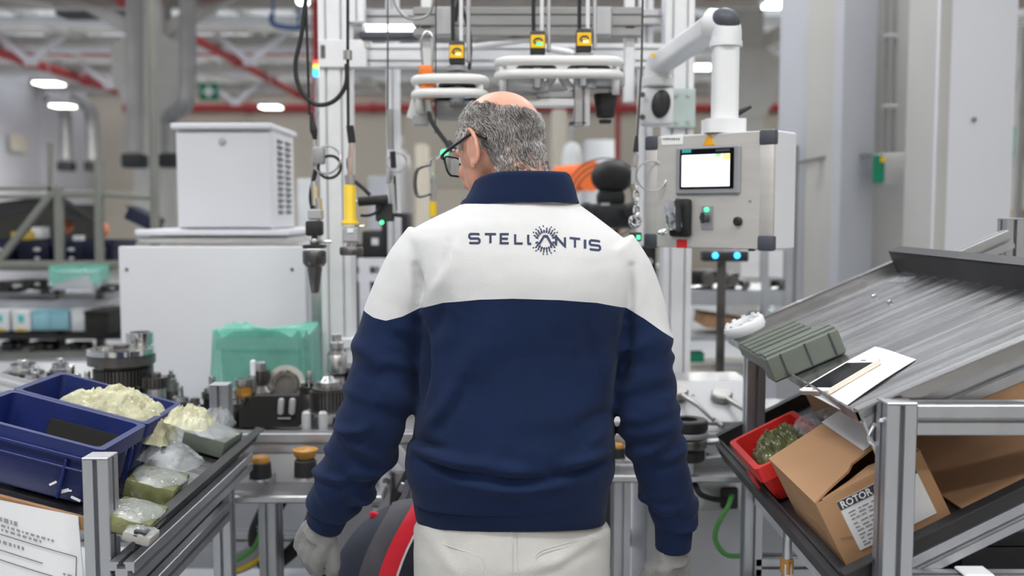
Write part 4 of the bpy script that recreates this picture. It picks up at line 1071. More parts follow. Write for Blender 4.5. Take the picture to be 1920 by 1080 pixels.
oc = thing('open_carton', 'large brown cardboard tray lying open behind the labelled box', 'carton', M=ML @ TR(.225, .045, .002))
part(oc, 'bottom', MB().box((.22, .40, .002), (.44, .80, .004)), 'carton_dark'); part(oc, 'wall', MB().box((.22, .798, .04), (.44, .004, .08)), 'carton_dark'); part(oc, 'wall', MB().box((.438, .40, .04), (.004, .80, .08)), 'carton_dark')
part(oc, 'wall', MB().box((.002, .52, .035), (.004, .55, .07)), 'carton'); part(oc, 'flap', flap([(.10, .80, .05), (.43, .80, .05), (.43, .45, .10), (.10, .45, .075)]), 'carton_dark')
solo('plastic_bag', crumple((0, 0, 0), (.12, .13, .035), seed=8).xf(ML @ TR(.34, .52, .055)), 'bag_clear', 'clear plastic film lying in the brown cardboard tray', 'bag', smooth=45)
solo('plastic_bag', crumple((0, 0, 0), (.07, .10, .03), seed=12).xf(ML @ TR(.16, .50, .085)), 'bag_clear', 'clear plastic film between the labelled box and the upper tray', 'bag', smooth=45)
solo('yellow_tag', MB().box((0, 0, 0), (.07, .05, .004), bev=.001).xf(ML @ TR(.40, .40, .12)), 'yellow', 'small yellow card tucked behind the front post of the right rack', 'card')
# dark drawer under the right rack
t = thing('tool_case', 'black case on the lower shelf behind the right rack beam', 'case', (.98, 1.95, .79))
part(t, 'lid', MB().box((0, 0, .075), (.30, .30, .03), bev=.008), 'dark_plastic'); part(t, 'case_body', MB().box((0, 0, .03), (.29, .29, .06), bev=.006), 'dark_plastic'); part(t, 'latch', MB().box((0, -.152, .06), (.04, .008, .025), bev=.002), 'steel')
rk_sh = part(rk, 'shelf', MB().box((.89, 1.94, .77), (.60, .90, .02)), 'pillar_white', world=True)

# ---------------- left rack
LX, LY0, LY1 = -.715, 1.70, 2.42
MLF = tilt_basis((-.650, 2.44, .905), 15.0, -1)      # x up the slope to the left, y towards the camera
lk = thing('flow_rack', 'aluminium parts rack with one sloping tray and blue bins at the left', 'rack', (-.95, 2.05, 0))
post(lk, LX, LY0, 1.045); post(lk, LX, LY1, 1.045); post(lk, -1.30, LY0, 1.2); post(lk, -1.30, LY1, 1.2)
def lrail(a, b, **k): return rail(lk, a, b, **k)
lrail((-.668, LY0 - .04, .850), (-.668, LY1 + .02, .850), w=.045, h=.045)
lrail((LX, LY0 + .0225, .735), (LX, LY1 - .0225, .735)); lrail((LX - .0225, LY0, .70), (-1.278, LY0, .70)); lrail((LX - .0225, LY1, .735), (-1.278, LY1, .735)); lrail((-1.30, LY0 + .0225, 1.02), (-1.30, LY1 - .0225, 1.02)); lrail((LX, LY0 + .0225, .25), (LX, LY1 - .0225, .25))
part(lk, 'tray_sheet', MB().box((.34, .355, -.008), (.68, .77, .004)).xf(MLF), 'tray_steel', world=True)
part(lk, 'tray_edge', MB().box((-.004, .37, .004), (.006, .82, .032)).box((-.010, .37, .022), (.020, .82, .004)).xf(MLF), 'tray_dark', world=True)
part(lk, 'tray_board', MB().box((.36, .738, -.004), (.60, .010, .022)).xf(MLF), 'carton_dark', world=True)
def blue_bin(label, yc, x0=.115, mtl='blue_bin'):
    T = MLF @ TR(x0 + .135, yc, .004); t = thing('parts_bin', label, 'bin', M=T)
    part(t, 'shell', bin_mb(.262, .200, .112, rim=.008), mtl)
    for s in (-1, 1):
        part(t, 'rim_band', MB().box((0, s * .110, .088), (.262, .006, .006), bev=.001), mtl); part(t, 'rib', MB().box((.08 * s, .106, .045), (.006, .012, .075), bev=.002), mtl); part(t, 'rib', MB().box((-.137 + (.004 if s > 0 else .0), .05 * s, .045), (.010, .006, .07), bev=.002), mtl)
    part(t, 'rim_band', MB().box((0, .1085, .066), (.255, .006, .004), bev=.001), mtl)
    return t
b1 = blue_bin('dark blue bin nearer the camera with torn white sticker remains', .590)
for k, (x, z, w_, h_, r_) in enumerate(((-.085, .020, .022, .006, .5), (-.110, .012, .018, .004, -.2), (-.065, .030, .014, .004, .7), (.055, .046, .010, .010, 0), (-.095, .024, .010, .003, .2))): part(b1, 'sticker_scrap', MB().box((x, .1005 + z * .09, z), (w_, .002, h_), (0.0, r_, 0)), 'paper')
blue_bin('dark blue bin farther back filled with a yellowish plastic bag', .372)
solo('steel_plate', MB().box((0, 0, 0), (.14, .010, .075), (.35, 0, 0), bev=.001).xf(MLF @ TR(.22, .515, .052)), 'black_gap', 'black foam plate leaning inside the nearer blue bin', 'plate')
solo('plastic_bag', crumple((0, 0, 0), (.130, .092, .042), 26, .36, seed=5).xf(MLF @ TR(.205, .372, .095)), 'bag_yellow', 'crumpled pale yellow plastic bag in the farther blue bin', 'bag', smooth=18)
solo('plastic_bag', crumple((0, 0, 0), (.046, .060, .018), 18, .40, seed=6).xf(MLF @ TR(.06, .372, .125)), 'bag_yellow', 'corner of pale yellow film spilling over the bin rim', 'bag', smooth=45)
def left_pack(px, py, size, rz, label, m='olive_film', lift=0.0):
    h = plane_hit(MLF, px, py); T = MLF @ TR(h.x, h.y, lift) @ RZ(rz); t = thing('wrapped_pack', label, 'pack', M=T)
    L, D, H = size; part(t, 'body', MB().box((0, 0, H / 2), (L, D, H), bev=.005), m)
    part(t, 'film', crumple((0, 0, H + .003), (L * .52, D * .52, .006), 22, .3, seed=int(px)), 'bag_clear', 40)
    return t
left_pack(250, 985, (.085, .11, .03), 3, 'olive wrapped pack nearest the camera beside the rack post')
left_pack(290, 925, (.095, .12, .035), 4, 'olive wrapped pack under the clear film', lift=.001)
left_pack(395, 838, (.10, .13, .04), -3, 'grey-green wrapped pack behind the clear film', 'olive_plastic')
left_pack(262, 1012, (.05, .05, .018), 0, 'pale carton scrap at the low near end of the left tray', 'machine_pale')
h = plane_hit(MLF, 318, 885); solo('plastic_bag', crumple((0, 0, 0), (.068, .075, .022), 22, .25, seed=9).xf(MLF @ TR(h.x + .01, h.y, .045)), 'bag_clear', 'clear plastic film over the packs between post and blue bins', 'bag', smooth=45)
h = plane_hit(MLF, 402, 815); solo('plastic_bag', crumple((0, 0, 0), (.040, .06, .025), 20, .25, seed=10).xf(MLF @ TR(h.x, h.y, .050)), 'bag_clear', 'clear crumpled bag at the far end of the left tray', 'bag', smooth=45)
# printed sheet hanging at the near side of the left rack
pa, pb = W(-40, 930, 1.69), W(146, 968, 1.69)
sh = thing('document_sleeve', 'white printed sheet hanging at the near side of the left rack', 'paper', ((pa.x + pb.x) / 2, 1.69, .72))
def shp(u, v, off=0.0):
    p = pa.lerp(pb, u); return Vector((p.x + .004 * v, p.y - .012 * math.sin(u * 2.6) * v - off + .03 * v, p.z - .27 * v))
mm = MB().grid(lambda u, v: shp(u, v), 14, 14); mk = MB().grid(lambda u, v: shp(u, v, -.002), 14, 14); mm.join(mk)
part(sh, 'sheet', mm, 'paper', 60, world=True)
def ln(u0, v0, u1, v1, r=.0009): return MB().tube([shp(u0 + (u1 - u0) * k / 8, v0 + (v1 - v0) * k / 8, .0012) for k in range(9)], r, 5)
for q in ((.0, .22, .95, .28), (.0, .40, .92, .46), (.95, .28, .92, .46), (0, .33, .6, .37)): part(sh, 'ruled_line', ln(*q, r=.0006), 'ink', 60, world=True)
pm = MB(); rs2 = random.Random(9)
for (v, u0, u1, h_) in ((.10, .1, .35, .008), (.15, .2, .75, .004), (.18, .2, .6, .004), (.26, .1, .4, .006), (.36, .80, .9, .004), (.56, .30, .48, .008), (.62, .1, .25, .006), (.72, .4, .6, .005), (.76, .4, .6, .005), (.80, .1, .5, .005)):
    u = u0
    while u < u1:
        w_ = rs2.uniform(.015, .05); a = shp(u, v + u * .06, .0012); b = shp(u + w_, v + (u + w_) * .06, .0012); pm.raw([a, b, b - Vector((0, 0, h_)), a - Vector((0, 0, h_))], [(0, 1, 2, 3)]); u += w_ + .02
part(sh, 'print', pm, 'label_print', None, world=True, kind='stuff')
# ================================================================== the assembly station
mat('fascia_white', (.42, .425, .44), .5, .05, .03, 6)
mat('panel_steel', (.62, .60, .575), .42, .35, .05, 5, stretch=(1, 8, 1))
mat('screen_glow', (.93, .97, 1.0), .4, 0, .02, 3, emit=1.6)
mat('screen_yellow', (.95, .85, .25), .4, 0, .02, 3, emit=1.0)
mat('screen_green', (.35, .85, .35), .4, 0, .02, 3, emit=1.0)
mat('screen_blue', (.45, .65, .95), .4, 0, .02, 3, emit=1.0)
mat('led_green', (.05, .9, .25), .4, 0, .02, 3, emit=5.0)
mat('led_blue', (.03, .35, 1.0), .4, 0, .02, 3, emit=8.0)
mat('led_red', (1.0, .08, .05), .4, 0, .02, 3, emit=3.0)
mat('led_yellow', (1.0, .7, .05), .4, 0, .02, 3, emit=3.0)
mat('tube_glow', (.97, .98, 1.0), .4, 0, .01, 3, emit=4.0)
mat('warn_orange', (.90, .42, .01), .5, 0, .03, 6)
mat('teal_print', (.05, .45, .45), .5, 0, .03, 6)
mat('amber_knob', (.42, .20, .03), .4, 0, .15, 12)
mat('hoop_white', (.78, .78, .77), .35, 0, .02, 6)
mat('glass_plate', (.62, .74, .72), .15, 0, .02, 4, alpha=.8)
mat('crate_grey', (.30, .33, .38), .5, 0, .05, 6)
mat('handle_steel', (.24, .235, .23), .35, .8, .15, 12)
mat('machine_black', (.012, .012, .013), .35, .4, .2, 10)
mat('mesh_shade', (.33, .33, .34), .5, .3, .05, 6)
mat('bag_navy', (.022, .026, .045), .7, 0, .15, 18, bump=.2, bscale=400)
mat('bag_grey', (.085, .080, .095), .7, 0, .15, 18, bump=.2, bscale=400)
mat('bag_red', (.80, .006, .03), .55, 0, .06, 18)
ZB = .885
# ---- bench
bn = thing('workbench', 'aluminium framed assembly bench in front of the worker', 'bench', (-.2, 2.85, 0))
def bpart(name, mb, m, **k): return part(bn, name, mb, m, world=True, **k)
bpart('worktop', MB().box((-.30, 2.86, ZB - .02), (2.6, .50, .030), bev=.003), 'steel_brushed')
bpart('rail', alu(MB(), (-1.60, 2.60, ZB - .022), (1.0, 2.60, ZB - .022), .05, .05, up=(0, 0, 1)), 'alu')
bpart('rail', alu(MB(), (-1.60, 2.61, ZB - .075), (1.0, 2.61, ZB - .075), .05, .05, up=(0, 0, 1)), 'alu_lit')
bpart('apron', MB().box((-.95, 2.585, .79), (1.05, .012, .095), bev=.003), 'fascia_white')
bpart('ledge', MB().box((-.90, 2.52, .748), (1.15, .14, .020), bev=.004), 'steel_brushed')
bpart('ledge', MB().box((.42, 2.54, .79), (.55, .10, .020), bev=.004), 'steel_brushed')
for x in (-1.45, -.645, -.31, .29, .88):
    bpart('leg', alu(MB(), (x, 2.61, 0), (x, 2.61, ZB - .10), .045, .09, 1, 2, up=(0, 1, 0)), 'alu')
for x in (-1.45, .88): bpart('leg', alu(MB(), (x, 3.05, 0), (x, 3.05, ZB - .05), .045, .045, up=(0, 1, 0)), 'alu')
bpart('stretcher', alu(MB(), (-1.45, 3.05, .45), (.9, 3.05, .45), .045, .045, up=(0, 0, 1)), 'alu'); bpart('stretcher', alu(MB(), (-.645, 2.61, .40), (.29, 2.61, .40), .045, .045, up=(0, 0, 1)), 'alu')
bpart('base_tray', MB().box((-.3, 2.9, .30), (2.3, .5, .03)), 'white_paint'); bpart('base_box', MB().box((-.15, 3.0, .55), (.75, .3, .35), bev=.01), 'white_paint')
bpart('base_box', MB().box((.62, 2.86, .42), (.5, .34, .6), bev=.01), 'white_paint')
bpart('side_plate', MB().box((.62, 2.59, .76), (.50, .02, .16), bev=.004), 'steel_brushed')
solo('floor_mat', MB().box((-.1, 2.0, .008), (1.0, .9, .016), bev=.006), 'rubber', 'dark rubber mat under the worker', 'mat')
# drain hoses under the bench
for pts, r, m, lb in (([(520, 900), (495, 960), (478, 1010), (500, 1060), (540, 1040), (575, 1000), (590, 960)], .020, 'rubber', 'black corrugated hose looping under the bench ledge'),
                     ([(425, 1062), (455, 1052), (488, 1030), (502, 1000), (498, 985)], .030, 'mesh_shade', 'thick grey hose with a yellow stripe under the bench'),
                     ([(550, 905), (520, 960), (505, 985)], .012, 'rubber', 'thin black hose behind the bench leg')):
    P = smooth_pts([W(a, b, 2.70) for a, b in pts], 8)
    if 'yellow' in lb:
        t = thing('hose', lb, 'hose', P[0]); part(t, 'hose_wall', MB().tube(P, r, 12), m, world=True); part(t, 'stripe', MB().tube([p + Vector((.012, -.024, -.008)) for p in P], .008, 8), 'yellow', world=True); part(t, 'stripe', MB().tube([p + Vector((-.014, -.022, .008)) for p in P], .008, 8), 'green_cable', world=True)
    else: solo('hose', MB().tube(P, r, 12), m, lb, 'hose')
# amber topped knobs on the ledge
def knob(px, py, d, s, label, dish=False):
    p = W(px, py, d); t = thing('locating_fixture', label, 'fixture', p)
    part(t, 'socket', MB().lathe([(.026 * s, 0), (.028 * s, .004), (.026 * s, .040 * s), (.022 * s, .044 * s)], n=24), 'rubber'); part(t, 'base_ring', MB().lathe([(.030 * s, -.002), (.030 * s, .003)], n=24), 'steel')
    if dish: part(t, 'cap', MB().lathe([(.018 * s, .044 * s), (.024 * s, .050 * s), (.030 * s, .062 * s), (.031 * s, .068 * s), (.024 * s, .070 * s), (.012 * s, .060 * s)], n=24), 'amber_knob', 50)
    else: part(t, 'cap', MB().lathe([(.023 * s, .042 * s), (.023 * s, .052 * s), (.018 * s, .058 * s), (.008 * s, .060 * s)], n=24), 'amber_knob', 50)
knob(489, 897, 2.50, 1.0, 'black knob with amber cap at the left of the bench ledge'); knob(573, 894, 2.50, 1.05, 'black knob with dished amber cap beside the worker\'s sleeve', True)
knob(1158, 860, 2.55, .7, 'small amber capped knob at the worker\'s right side')
t = thing('clamp_screw', 'small black thumb screw with brass tip on the bench ledge', 'screw', W(458, 880, 2.5)); part(t, 'grip', MB().lathe([(.012, 0), (.014, .008), (.010, .016)], axis=(-.6, -.8, 0), n=16), 'rubber'); part(t, 'tip', MB().lathe([(.006, 0), (.006, .03)], (.0, 0, 0), (-.9, .3, 0), 12), 'amber_knob')
# ---- right-hand fascia with round handles
fa = thing('control_fascia', 'sloping white fascia with steel turn handles at the right end of the bench', 'control panel', W(1300, 800, 2.62))
q = [W(1150, 722, 2.85), W(1405, 722, 2.85), W(1405, 798, 2.64), W(1150, 798, 2.64)]
part(fa, 'plate', flap([q[3], q[2], q[1], q[0]], .012), 'fascia_white', world=True)
part(fa, 'top_ledge', MB().box((q[0] + q[1]) / 2 + Vector((0, .08, .006)), ((q[1] - q[0]).length, .17, .012), bev=.003), 'steel_brushed', world=True)
nrm = (q[2] - q[3]).cross(q[0] - q[3]).normalized(); nrm = nrm if nrm.z > 0 else -nrm
for px, py, r in ((1352, 755, .030), (1272, 750, .026)):
    c = W(px, py, 2.75); hd_ = part(fa, 'turn_handle', MB().lathe([(r * .6, 0), (r * .6, .012), (r, .013), (r, .030), (r * .85, .034)], c, nrm, 24), 'handle_steel', world=True)
    part(hd_, 'lever', MB().tube([c + nrm * .022, c + nrm * .025 + Vector((.035, -.10, -.018)), c + nrm * .02 + Vector((.065, -.16, -.04))], [.008, .007, .006], 10), 'handle_steel', world=True)
part(fa, 'lever', MB().tube([W(1318, 770, 2.70), W(1355, 800, 2.62)], .007, 10), 'handle_steel', world=True)
for px, py in ((1368, 748), (1370, 778), (1300, 745)): part(fa, 'screw', MB().lathe([(.005, 0), (.005, .002)], W(px, py, 2.74) + nrm * .006, nrm, 10), 'steel_dark', world=True)
# round black fixture with rings in front of the fascia
p = W(1288, 862, 2.50); t = thing('round_fixture', 'black ringed round fixture by the worker\'s right elbow', 'fixture', p)
for k, (z0, z1, r, m) in enumerate(((0, .030, .045, 'rubber'), (.032, .058, .050, 'steel_dark'), (.060, .075, .053, 'grey_plastic'), (.077, .105, .052, 'rubber'))): part(t, 'ring', MB().lathe([(r * .93, z0), (r, z0 + .004), (r, z1 - .004), (r * .93, z1), (r * .5, z1), (r * .5, z0)], n=28), m)
part(t, 'pin', MB().tube([(.045, -.01, .05), (.085, -.02, .055)], .006, 8), 'steel'); part(t, 'pin', MB().tube([(.045, -.02, .015), (.085, -.03, .022)], .008, 8), 'chrome'); part(t, 'stand', MB().tube([(0, 0, 0), (0, 0, -(p.z - .802))], .018, 12), 'steel')
t = thing('cable_socket', 'black socket with a green cable under the right end of the bench', 'socket', W(1368, 935, 2.57)); part(t, 'housing', MB().box((0, .02, 0), (.045, .05, .055), bev=.005), 'dark_plastic')
part(t, 'cable', MB().tube(smooth_pts([W(1372, 928, 2.53), W(1365, 950, 2.50), W(1345, 985, 2.50), W(1342, 1015, 2.50), W(1362, 1040, 2.50), W(1395, 1042, 2.52)], 8), .0065, 10), 'green_cable', world=True)
part(t, 'cable', MB().tube(smooth_pts([W(1360, 938, 2.55), W(1335, 935, 2.52), W(1312, 925, 2.50), W(1300, 900, 2.52)], 8), .0075, 10), 'rubber', world=True)
t = thing('pneumatic_fitting', 'brass and steel valve stem standing below the right rack', 'valve', (W(1475, 1075, 1.9).x, 1.9, .765)); part(t, 'stem', MB().lathe([(.012, 0), (.012, .02), (.009, .024), (.009, .085), (.011, .088), (.011, .11), (.006, .115)], n=16), 'steel'); part(t, 'brass_collar', MB().lathe([(.0135, .0), (.0135, .028)], n=6), 'amber_knob'); part(t, 'stand', MB().tube([(0, 0, 0), (0, 0, -.765)], .01, 10), 'steel')

# ---- white machine cabinets
lc = thing('machine_cabinet', 'broad white lower machine cabinet behind the bench', 'cabinet', (-1.05, 3.75, 0))
a, b = W(222, 462, 3.40), W(572, 462, 3.40); zt = a.z
part(lc, 'door', MB().box(((a.x + b.x) / 2, 3.41, (zt + .05) / 2), (b.x - a.x, .03, zt - .05), bev=.006), 'white_paint', world=True)
part(lc, 'carcass', MB().box(((a.x + b.x) / 2 + .02, 3.80, zt / 2 - .01), (b.x - a.x - .02, .74, zt - .02), bev=.006), 'white_paint', world=True)
for px, py in ((238, 505), (548, 505)): part(lc, 'lock', MB().lathe([(.006, 0), (.006, .004), (.003, .005)], W(px, py, 3.395), (0, -1, 0), 12), 'steel_dark', world=True)
c1, c2 = W(250, 432, 3.55), W(540, 432, 3.55)
part(lc, 'top_ledge', MB().box(((c1.x + c2.x) / 2, 3.86, c1.z - .008), (c2.x - c1.x, .60, .02), bev=.004), 'white_paint', world=True); part(lc, 'top_ledge', MB().box(((c1.x + c2.x) / 2, 3.87, c1.z - .036), (c2.x - c1.x - .01, .58, .022), bev=.004), 'pillar_grey', world=True)
part(lc, 'side_column', MB().box((W(592, 500, 3.45).x, 3.55, .66), (.075, .20, 1.32), bev=.004), 'steel_brushed', world=True)
uc = thing('control_cabinet', 'white upper control cabinet with louvred side on the machine', 'cabinet', (W(418, 425, 3.6).x, 3.80, c1.z + .004))
u0, u1 = W(330, 425, 3.60), W(505, 238, 3.60); uw = u1.x - u0.x; uh = u1.z - (c1.z + .004)
part(uc, 'carcass', MB().box((0, .02, uh / 2), (uw, .36, uh), bev=.004), 'white_paint'); part(uc, 'door', MB().box((0, -.168, uh / 2 - .005), (uw - .004, .02, uh - .02), bev=.004), 'white_paint')
part(uc, 'rain_hood', MB().box((0, .01, uh + .004), (uw + .02, .42, .020), bev=.004), 'white_paint'); part(uc, 'lock', MB().lathe([(.012, 0), (.012, .008), (.008, .012)], (0, -.178, uh - .05), (0, -1, 0), 16), 'fascia_white')
part(uc, 'plinth', MB().box((0.01, .03, -.001), (uw - .02, .32, .006)), 'trim_dark')
for cidx, y in enumerate((-.04, .09)):
    for k in range(13): part(uc, 'louvre', MB().box((uw / 2 + .003, y, .06 + k * .022), (.008, .07, .010), (0, .5, 0)), 'trim_dark')
# ---- gantry
GY = 3.17
gn = thing('gantry_frame', 'white lit aluminium gantry frame standing over the bench', 'frame', (0, GY, 0))
def gpart(name, mb, m, **k): return part(gn, name, mb, m, world=True, **k)
xl = W(633, 300, GY).x; xr = W(1268, 300, GY).x; zb_ = W(900, 106, GY).z
gpart('upright', alu(MB(), (xl, GY, 0), (xl, GY, 3.0), .095, .095, 2, 2, up=(0, 1, 0)), 'alu_lit')
gpart('upright', alu(MB(), (xr, GY, 0), (xr, GY, 3.0), .090, .09, 2, 2, up=(0, 1, 0)), 'alu_lit')
gpart('upright', alu(MB(), (xr - .085, GY + .12, 0), (xr - .085, GY + .12, 3.0), .045, .045, up=(0, 1, 0)), 'alu_lit'); gpart('upright', alu(MB(), (xl + .125, GY + .45, 0), (xl + .125, GY + .45, 2.6), .045, .045, up=(0, 1, 0)), 'alu_lit')
gpart('crossbeam', alu(MB(), (xl + .05, GY, zb_), (xr - .045, GY, zb_), .06, .072, 1, 2, up=(0, 0, 1)), 'alu_lit')
gpart('crossbeam', alu(MB(), (xl + .05, GY + .06, zb_ + .13), (xr - .045, GY + .06, zb_ + .13), .045, .045, up=(0, 0, 1)), 'alu'); gpart('crossbeam', alu(MB(), (xl + .05, GY, 2.75), (xr - .045, GY, 2.75), .045, .09, 1, 2, up=(0, 0, 1)), 'alu_lit')
gpart('end_plate', MB().box((xl + .03, GY - .055, zb_), (.15, .012, .085), bev=.003), 'alu_lit'); gpart('joint_cap', MB().box((xl - .03, GY - .060, zb_ + .005), (.014, .006, .04)), 'steel_dark'); gpart('base_bracket', MB().box((xl + .09, GY - .03, W(690, 640, GY).z), (.16, .05, .035), bev=.004), 'alu_lit')
gpart('hanging_bracket', alu(MB(), (W(672, 0, GY).x, GY - .02, zb_ + .10), (W(672, 0, GY).x, GY - .02, 2.7), .045, .045, up=(0, 1, 0)), 'alu_lit')
gpart('mount_plate', MB().box((W(1278, 205, GY - .06).x, GY - .058, W(1278, 203, GY - .06).z), (.085, .012, .12), bev=.003), 'glass_plate')
for px, py in ((1268, 178), (1290, 178), (1268, 228), (1290, 228)): gpart('bolt', MB().lathe([(.006, 0), (.006, .006)], W(px, py, GY - .065), (0, -1, 0), 8), 'steel')
for py in (545, 600): gpart('side_shelf', MB().box(W(1215, py, GY + .1), (.13, .05, .02)), 'alu_lit')
# tube lamp and carriage rails above the beam
t = thing('tube_lamp', 'white glowing tube lamp above the left end of the gantry beam', 'lamp', W(735, 53, 2.95)); p = W(735, 53, 2.95)
part(t, 'tube', MB().tube([W(684, 53, 2.95), W(783, 53, 2.95)], .012, 12), 'tube_glow', world=True); part(t, 'housing', MB().box(W(730, 68, 2.97), (.17, .05, .022), bev=.004), 'slate_cap', world=True)
for px in (684, 783): part(t, 'tube_socket', MB().tube([W(px - 3, 53, 2.95), W(px + 3, 53, 2.95)], .015, 12), 'white_plastic', world=True)
part(t, 'bracket', MB().box(W(690, 74, 2.98), (.02, .03, .05)), 'steel', world=True)
cr_ = thing('carriage_rail', 'grey double linear rail carrying the lifting heads above the beam', 'rail', W(960, 50, 2.90))
for py, h_ in ((22, .022), (40, .030), (62, .022)): part(cr_, 'rail_bar', MB().box((W(990, py, 2.92).x, 2.92, W(990, py, 2.92).z), (.66, .03, h_), bev=.003), 'duct', world=True)
for px in (835, 1130): part(cr_, 'carriage_block', MB().box(W(px, 42, 2.89), (.05, .05, .08), bev=.004), 'alu', world=True)
for px in (800, 1180): part(cr_, 'hanger', MB().box(W(px, 30, 2.95), (.03, .03, .5), bev=.003), 'alu_lit', world=True)
for (x0, y0, x1, y1, lb) in ((880, 90, 1010, 70, 'left'), (1010, 88, 1075, 100, 'right')):
    solo('tie_rod', MB().tube([W(x0, y0, 2.93), W(x1, y1, 2.93)], .010, 10), 'alu_lit', 'slanting white tie rod above the beam, %s of the yellow labelled sensors' % lb, 'rod')
# ---- lifting heads: sensor on twin rods with yellow plate, white bumper hoops
def sensor(px, py, d, label, glow):
    p = W(px, py, d); t = thing('position_sensor', label, 'sensor', p)
    part(t, 'housing', MB().box((0, .0, .0), (.040, .045, .062), bev=.006), 'dark_plastic'); part(t, 'label_plate', MB().box((0, -.024, .002), (.037, .003, .034), bev=.001), 'label_yellow')
    part(t, 'mark', MB().tube(smooth_pts([(-.011, -.0265, .000), (-.006, -.0265, .008), (.006, -.0265, .009), (.012, -.0265, .003)], 4), .0022, 6), 'ink'); part(t, 'mark', MB().box((-.002, -.0265, -.002), (.014, .002, .004)), 'ink')
    part(t, 'indicator', MB().box((.004, -.0268, -.0045), (.014, .003, .006), bev=.001), glow)
    for s in (-1, 1): part(t, 'guide_rod', MB().tube([(s * .011, .0, .03), (s * .011, .0, .60)], .0052, 8), 'rubber' if s < 0 else 'alu_lit')
    part(t, 'side_bar', MB().box((.030, .01, .18), (.010, .02, .40), bev=.002), 'alu'); part(t, 'collar', MB().lathe([(.026, -.045), (.026, -.032)], n=20), 'grey_plastic'); part(t, 'stem', MB().tube([(0, 0, -.045), (0, .02, -.11)], .012, 10), 'steel')
    return t
mat('amber_glow', (1.0, .62, .35), .4, 0, .02, 3, emit=2.5)
sensor(857, 101, 2.66, 'yellow labelled sensor on rods, leftmost of the three', 'amber_glow'); sensor(1008, 82, 2.66, 'yellow labelled sensor with a green light in the middle of the three', 'led_green'); sensor(1094, 78, 2.66, 'yellow labelled sensor on rods, rightmost of the three', 'amber_glow')
def hoop(px0, px1, py_hi, py_lo, d, label, depth=.16):
    a, b = W(px0, py_hi, d), W(px1, py_hi, d); c = (a + b) / 2; w_ = b.x - a.x; t = thing('bumper_hoop', label, 'guard rail', (c.x, d + depth / 2, W(px0, py_lo, d).z))
    zl = W(px0, py_lo, d).z
    for z in (c.z, zl): part(t, 'hoop_tube', MB().tube([(c.x + x, d + depth / 2 + y, z) for x, y in round_rect_pts(w_, depth, .055, 6)], .0125, 12, closed=True), 'hoop_white', 180, world=True)
    for sx in (-1, 1):
        for sy in (-1, 1): part(t, 'hoop_post', MB().tube([(c.x + sx * (w_ / 2 - .012), d + depth / 2 + sy * (depth / 2 - .03), c.z), (c.x + sx * (w_ / 2 - .012), d + depth / 2 + sy * (depth / 2 - .03), zl - .05)], .010, 10), 'hoop_white', 180, world=True)
    part(t, 'cross_plate', MB().box((c.x, d + depth / 2, zl + .012), (w_ - .03, .05, .008), bev=.002), 'steel', world=True)
hoop(775, 908, 147, 174, 2.60, 'white double bumper hoop left of the worker\'s head'); hoop(934, 1166, 113, 138, 2.60, 'wide white double bumper hoop right above the worker\'s head', .20)
def dome(px, py, d, r, label):
    p = W(px, py, d); t = thing('suction_disc', label, 'disc', p)
    part(t, 'disc', MB().lathe([(r, 0), (r * .98, .006), (r * .75, .016), (r * .3, .020), (.014, .030)], n=28), 'rubber'); part(t, 'hub', MB().lathe([(.02, -.05), (.02, 0)], n=16), 'grey_plastic')
dome(857, 163, 2.68, .05, 'flat black disc inside the left bumper hoop'); dome(1006, 131, 2.70, .055, 'flat black disc inside the wide hoop, left one'); dome(1104, 131, 2.70, .058, 'flat black disc inside the wide hoop, right one')
t = thing('lifting_gripper', 'grey gripper block with plates below the wide hoop', 'gripper', W(1030, 180, 2.72))
for (px, py, sx, sy, sz, m, nm) in ((985, 158, .10, .08, .055, 'mesh_shade', 'block'), (1012, 165, .05, .06, .03, 'duct', 'block'), (1084, 190, .024, .05, .135, 'alu', 'upright_plate'), (1100, 190, .016, .05, .135, 'alu_lit', 'upright_plate'), (1035, 194, .13, .04, .022, 'alu_lit', 'cross_plate'), (1040, 178, .10, .04, .018, 'alu', 'cross_plate'), (1084, 232, .05, .05, .008, 'steel_dark', 'foot_plate'), (1028, 158, .02, .04, .05, 'alu', 'jaw'), (1062, 158, .02, .04, .05, 'alu', 'jaw'), (1140, 152, .085, .06, .035, 'fascia_white', 'end_block')): part(t, nm, MB().box(W(px, py, 2.72), (sx, sy, sz), (0, {'jaw': (.6 if px < 1040 else -.6)}.get(nm, 0), 0), bev=.003), m, world=True)
p = W(1135, 200, 2.74); t = thing('spot_camera', 'black funnel shaped camera hanging under the wide hoop', 'camera', p); part(t, 'funnel', MB().lathe([(.020, -.030), (.024, -.028), (.032, .030), (.030, .034)], n=24), 'rubber'); part(t, 'lens_ring', MB().lathe([(.016, -.045), (.018, -.036)], n=20), 'dark_plastic')
t = thing('orange_valve', 'orange valve unit hanging in the left bumper hoop', 'valve', W(802, 165, 2.63)); part(t, 'valve_body', MB().box((0, 0, -.005), (.034, .04, .05), bev=.005), 'orange'); part(t, 'valve_body', MB().box((-.004, 0, .045), (.036, .04, .024), bev=.005), 'orange'); part(t, 'hook', MB().tube(smooth_pts([(-.012, 0, .055), (-.016, 0, .12), (0, 0, .145), (.016, 0, .12), (.012, 0, .055)], 5), .003, 8), 'steel'); part(t, 'stem', MB().tube([(0, 0, -.03), (.004, 0, -.065)], .010, 10), 'steel')
part(t, 'hose', MB().tube(smooth_pts([W(803, 195, 2.63), W(808, 225, 2.62), W(830, 258, 2.60), W(848, 280, 2.58)], 6), .006, 8), 'rubber', world=True); part(t, 'coupling', MB().tube([W(840, 268, 2.59), W(850, 281, 2.58)], .010, 10), 'dark_plastic', world=True)
